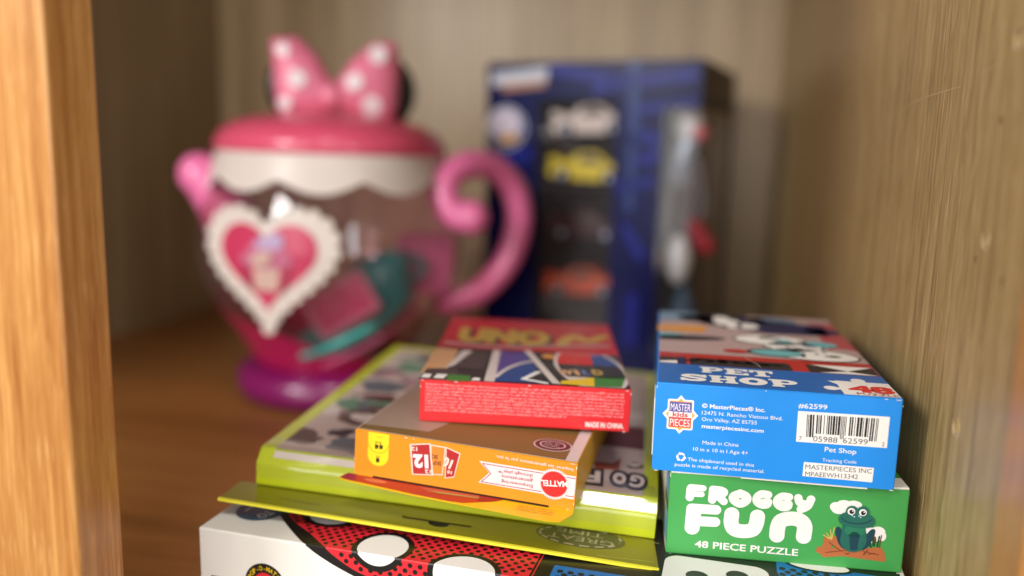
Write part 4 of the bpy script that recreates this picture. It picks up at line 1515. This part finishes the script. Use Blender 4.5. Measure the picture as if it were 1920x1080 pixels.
# toys inside the clear pot, tipped together against its floor
TM = tea.matrix_world.copy()


def inside(name, local, rot, label, cat):
    o = empty(name, TM @ Matrix.Translation(local) @ rot)
    return tag(o, label, cat)


tiltm = Matrix.Rotation(R(-27), 4, 'Y')
sa = inside('toy_saucer', (.020, -.036, .058), tiltm, 'teal toy saucer lying tilted inside the clear teapot', 'toy saucer')
lathe('dish', [(.0, .0), (.032, .0005), (.046, .003), (.060, .010), (.060, .0150), (.046, .007), (.03, .0035), (.0, .003)], tealp, sa)
cu = inside('toy_cup', (.046, -.032, .098), Matrix.Rotation(R(-24), 4, 'Y'), 'teal toy cup standing on the tilted saucer inside the teapot', 'toy cup')
lathe('bowl', [(.0, -.016), (.019, -.016), (.023, -.011), (.0275, .006), (.0285, .028), (.0265, .028), (.0245, .004), (.0, -.008)], tealp, cu)
tube('cup_handle', [(.022, 0, .016), (.036, 0, .016), (.038, 0, .002), (.021, 0, -.003)], [.0028] * 4, tealp, cu, 10)
s2 = inside('toy_saucer', (.026, -.022, .048), Matrix.Rotation(R(-28), 4, 'Y'), 'pink toy saucer lying tilted below the teal one inside the teapot', 'toy saucer')
lathe('dish', [(.0, .0), (.03, .0005), (.048, .003), (.062, .008), (.062, .0105), (.048, .006), (.03, .0035), (.0, .003)], pinkm, s2)
sp_ = mat('plastic_soft_pink', (214, 132, 168), .35, var=.03)
pl = inside('toy_plate', (.080, -.020, .120), Matrix.Rotation(R(4), 4, 'Y') @ Matrix.Rotation(R(90), 4, 'X'), 'soft pink square toy plate standing on edge inside the teapot', 'toy plate')
plate('dish', s_rect((0, 0), 50, 56, 9), (-30, -33, 30, 33), lambda x, y, e: (x, y, e), .004, sp_, pl, 1.2)
plate('raised_rim', s_and(s_rect((0, 0), 50, 56, 9), s_not(s_rect((0, 0), 42, 48, 6))), (-30, -33, 30, 33), lambda x, y, e: (x, y, .004 + e), .002, sp_, pl, 1.2)
tr_ = inside('toy_tray', (.006, -.070, .092), Matrix.Rotation(R(-30), 4, 'Y') @ Matrix.Rotation(R(90), 4, 'X'), 'hot pink toy tray with pale rim beside the heart inside the teapot', 'toy tray')
hot = mat('plastic_hot_pink', (232, 92, 146), .32, coat=.2, var=.02)
plate('dish', s_rect((0, 0), 56, 38, 5), (-32, -24, 32, 24), lambda x, y, e: (x, y, e), .003, hot, tr_, 1.2)
plate('rim', s_and(s_rect((0, 0), 57, 39, 5), s_not(s_rect((0, 0), 46, 28, 3))), (-32, -24, 32, 24), lambda x, y, e: (x, y, .003 + e), .002, mat('plastic_blush', (232, 150, 176), .35, var=.03), tr_, 1.2)

# ------------------------------------------------------------------ dark blue window box with toys
BW, BD, BH = 0.2213, 0.175, 0.3118
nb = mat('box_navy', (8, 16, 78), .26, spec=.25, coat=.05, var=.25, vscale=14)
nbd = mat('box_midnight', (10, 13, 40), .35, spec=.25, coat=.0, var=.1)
nbl = mat('box_cobalt', (20, 34, 136), .28, spec=.3, coat=.05, var=.15, vscale=20)
nbs = mat('box_slate_blue', (44, 66, 130), .28, spec=.3, coat=.1, var=.15, vscale=20)
inner = mat('card_brown_black', (44, 34, 30), .6, var=.2, vscale=30)
bb = empty('window_box', frame((-0.1671, 0.8773, -0.228), -15))
tag(bb, 'tall dark blue display box with clear windows and toys inside, at the back', 'display box')
W1 = (57.5, 24.0, 139.0, 276.0)      # left window on the front
W2x, W2 = 186.0, (24.0, 268.0)       # corner window starts here and turns the corner
win = s_or(s_rect(((W1[0] + W1[2]) / 2, (W1[1] + W1[3]) / 2), W1[2] - W1[0], W1[3] - W1[1], 5), s_rect(((W2x + 240) / 2, (W2[0] + W2[1]) / 2), 240 - W2x, W2[1] - W2[0], 6))
plate('front_panel', s_and(s_rect((BW * 500, BH * 500), BW * 1000 - .4, BH * 1000 - .4, 1), s_not(win)), (-1, -1, 223, 313), on_front, .0008, nb, bb, 1.5)
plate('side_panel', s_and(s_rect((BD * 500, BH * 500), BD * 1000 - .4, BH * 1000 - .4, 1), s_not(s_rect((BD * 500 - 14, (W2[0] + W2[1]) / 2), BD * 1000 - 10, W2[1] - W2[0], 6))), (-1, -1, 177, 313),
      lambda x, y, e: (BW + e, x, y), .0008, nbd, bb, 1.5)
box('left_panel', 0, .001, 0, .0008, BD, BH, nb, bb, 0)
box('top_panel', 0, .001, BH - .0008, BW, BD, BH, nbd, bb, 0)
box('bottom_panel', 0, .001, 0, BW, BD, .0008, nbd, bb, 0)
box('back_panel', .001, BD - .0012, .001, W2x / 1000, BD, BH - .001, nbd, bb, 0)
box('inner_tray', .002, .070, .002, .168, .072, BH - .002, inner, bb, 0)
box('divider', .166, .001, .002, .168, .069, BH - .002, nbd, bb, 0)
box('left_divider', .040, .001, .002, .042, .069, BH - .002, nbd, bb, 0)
wf = clear('window_film', (250, 250, 255), .02, .08)
me = bpy.data.meshes.new('window_pane')
me.from_pydata([(W1[0] / 1000 - .003, .0004, W1[1] / 1000 - .003), (W1[2] / 1000 + .003, .0004, W1[1] / 1000 - .003), (W1[2] / 1000 + .003, .0004, W1[3] / 1000 + .003), (W1[0] / 1000 - .003, .0004, W1[3] / 1000 + .003)], [], [(0, 1, 2, 3)])
link('window_pane', me, bb, [wf])
me = bpy.data.meshes.new('corner_pane')
zz0, zz1 = W2[0] / 1000 - .003, W2[1] / 1000 + .003
pr_ = [(W2x / 1000 - .003, .0004), (BW - .003, .0004), (BW - .0012, .0012), (BW - .0004, .003), (BW - .0004, BD - .002)]
me.from_pydata([(x, y, z) for x, y in pr_ for z in (zz0, zz1)], [], [(2 * i, 2 * i + 2, 2 * i + 3, 2 * i + 1) for i in range(4)])
link('corner_pane', me, bb, [wf])
q = Print(lambda x, y, e: (x, -.0008 - e * 2, y))
pale = mat('print_pearl', (196, 200, 214)); bron = mat('print_bronze', (178, 122, 84)); gold = mat('print_ochre', (206, 150, 40)); lav = mat('print_lavender', (214, 204, 222))
a_, b_ = np.array((4.84,286.79)), np.array((67.41,290.04))
q.poly([(4.78,289.47), (66.13,294.21), (66.87,306.64), (6.35,301.21)], pale, 1)
q.poly([(17.03,282.97), (65.18,287.97), (64.98,294.22), (16.86,290.44)], bron, 2)
bc = (22.72,246.47)
q.shape(s_circ(bc, 22), (bc[0] - 25, bc[1] - 25, bc[0] + 25, bc[1] + 25), pale, 1, 1)
q.shape(s_circ(bc, 20), (bc[0] - 25, bc[1] - 25, bc[0] + 25, bc[1] + 25), nbs, 2, 1)
q.shape(s_ell((bc[0] - 2, bc[1] + 4), 18, 15), (bc[0] - 25, bc[1] - 25, bc[0] + 25, bc[1] + 25), lav, 3, 1)
q.shape(s_ell((bc[0] + 3, bc[1] - 11), 12, 5, 10), (bc[0] - 25, bc[1] - 25, bc[0] + 25, bc[1] + 25), gold, 4, 1)
q.build('round_emblem', bb)
q = Print(lambda x, y, e: (x, -.0008 - e, y))
for (p, r, m) in ((((73.79,304.47), (135.03,293.53)), 5, nbl), (((119.15,284.55), (151.03,293.37)), 5, nbl), (((164.18,293.24), (212.34,297.60)), 5, nbl), (((165.55,265.83), (213.91,270.89)), 4, nbl), (((164.17,240.63), (185.26,237.45)), 6, nbl), (((167.94,217.83), (183.41,223.31)), 6, nbl),
                  (((155.47,310.69), (157.93,237.99)), 5, nbs), (((156.33,237.96), (156.85,170.91)), 4, nbs), (((155.14,149.81), (169.91,124.37)), 5, nbl), (((11.29,213.54), (44.39,219.86)), 7, nbl), (((163.86,81.09), (163.19,37.43)), 6, nbl), (((145.05,191.27), (176.89,197.67)), 4, nbl)):  # the nbs strokes paint a sheen down the column between the windows
    q.shape(s_and(s_line(p, r), s_not(s_grow(win, 1)), s_rect((BW * 500, BH * 500), BW * 1000 - 1, BH * 1000 - 1)), (0, 0, 222, 312), m, 0, 1.4)
tag(q.build('front_print', bb), kind='stuff')
q = Print(lambda x, y, e: (BW + .0008 + e, x, y))
q.rect(30, 280, 120, 300, mat('print_dim', (74, 64, 72)), 0)
q.build('side_print', bb)

BM = bb.matrix_world.copy()


glassm = mat('toy_window', (92, 84, 72), .2)


def toy_car(loc, rot, body_m, label, sc=1.0, wing=True):
    o = empty('toy_car', BM @ Matrix.Translation(loc) @ Matrix.Rotation(R(rot), 4, 'Y'))
    tag(o, label, 'toy car', 'toy cars in the blue box')
    k = sc * 1000
    sil = [(-38, 4), (-39, 10), (-30, 15), (-18, 17), (-10, 25), (6, 27), (14, 24), (20, 17), (33, 16), (39, 12), (38, 4), (28, 2), (-28, 2)]
    plate('body', s_grow(s_poly(sil), 1.5), (-45, -2, 45, 34), lambda x, y, e: (x * sc, .014 * sc - e, y * sc), .028 * sc, body_m, o, 1.0)
    plate('window', s_poly([(-8, 18), (-6, 24), (5, 25), (12, 22), (16, 18)], .6), (-12, 14, 20, 28), lambda x, y, e: (x * sc, -.0141 * sc - e, y * sc), .0006, glassm, o, .8)
    if wing:
        plate('spoiler', s_poly([(-40, 16), (-38, 22), (-28, 20), (-28, 18)], .8), (-44, 12, -24, 26), lambda x, y, e: (x * sc, .013 * sc - e, y * sc), .026 * sc, body_m, o, 1.0)
    wheels = []
    for x, y in ((-24, -15), (24, -15), (-24, 15), (24, 15)):
        w = lathe('wheel', [(.0, -.003), (.0055, -.003), (.0075, -.002), (.0075, .002), (.0055, .003), (0, .003)], blk, o, 20)
        w.matrix_local = Matrix.Translation((x * sc / 1000, y * sc / 1000, 4 * sc / 1000)) @ Matrix.Rotation(R(90), 4, 'X')
        hubm = lathe('hub', [(0, .0035), (.003, .0033), (.0032, .003)], pale, w, 12, close=False)
    return o


cw = mat('toy_cream', (224, 206, 190), .4, var=.03); cy = mat('toy_yellow', (226, 200, 18), .34, coat=.2, var=.03); co = mat('toy_orange', (236, 84, 12), .34, coat=.2, var=.03); cm = mat('toy_maroon', (70, 30, 36), .34, coat=.2)


def bfm(p):
    return p[0] / 1000, p[1] / 1000


for (cxp, czp), m, lab, rot, s in (((107.05,242.31), cw, 'cream toy car, topmost in the blue box window', -2, 1.06), ((103.82,194.93), cy, 'yellow toy car in the middle of the blue box window', 2, 1.05), ((103.79,135.85), cm, 'dark maroon toy car between the yellow and orange cars', 0, 1.0), ((102.56,76.38), co, 'orange toy car, lowest in the blue box window', -3, 1.02)):
    toy_car((cxp / 1000, .034, czp / 1000), rot, m, lab, s)
    # each car sits on a thin moulded ledge of the tray
    box('ledge', .045, .012, czp / 1000 - .0075, .163, .069, czp / 1000 - .0055, inner, bb, 0)

rb = empty('toy_robot', BM @ Matrix.Translation((.205, .045, .0)))
tag(rb, 'silvery white toy robot standing in the corner window of the blue box', 'toy robot')
silv = mat('toy_silver', (176, 186, 196), .3, var=.05, metal=.2); gry = mat('toy_grey', (120, 112, 110), .4, var=.05); wtm = mat('toy_white', (236, 234, 228), .25, coat=.4, var=.02); rdm = mat('toy_red', (168, 28, 44), .35); rdl = mat('toy_coral', (222, 110, 116), .4); slt = mat('toy_blue_grey', (58, 84, 104), .4, var=.06)
Z = lambda py: (203.49,364.66)[1] * 0 + (BH * 1000 - (py - 110) * .5235) / 1000
ball('head', (-.004, 0, Z(222)), .0165, wtm, rb, .95, .9, 1.5)
ball('visor', (.010, -.010, Z(238)), .0075, rdl, rb, 1, .6, 1)
tube('torso', [(-.004, 0, Z(255)), (-.010, 0, Z(290)), (-.012, 0, Z(320))], [.013, .014, .012], silv, rb, 20)
tube('leg', [(-.016, 0, Z(320)), (-.019, 0, Z(380)), (-.021, 0, Z(440))], [.0085, .008, .008], gry, rb, 16)
tube('leg', [(.000, 0, Z(320)), (-.001, 0, Z(380)), (-.003, 0, Z(440))], [.0085, .008, .008], gry, rb, 16)
ball('boot', (-.030, -.006, Z(480)), .0105, wtm, rb, 1, 1.2, 1.5)
ball('boot', (-.006, -.006, Z(478)), .0135, wtm, rb, 1, 1.2, 1.9)
tube('arm', [(.006, .004, Z(290)), (.014, 0, Z(360)), (.012, -.004, Z(410))], [.0045, .0045, .0045], gry, rb, 12)
tube('red_glove', [(.010, -.006, Z(415)), (.022, -.006, Z(450))], [.009, .0085], rdm, rb, 14)
lathe('stand', [(.0, .002), (.042, .002), (.040, .020), (.030, .045), (.018, .062), (.0, Z(520))], slt, rb)
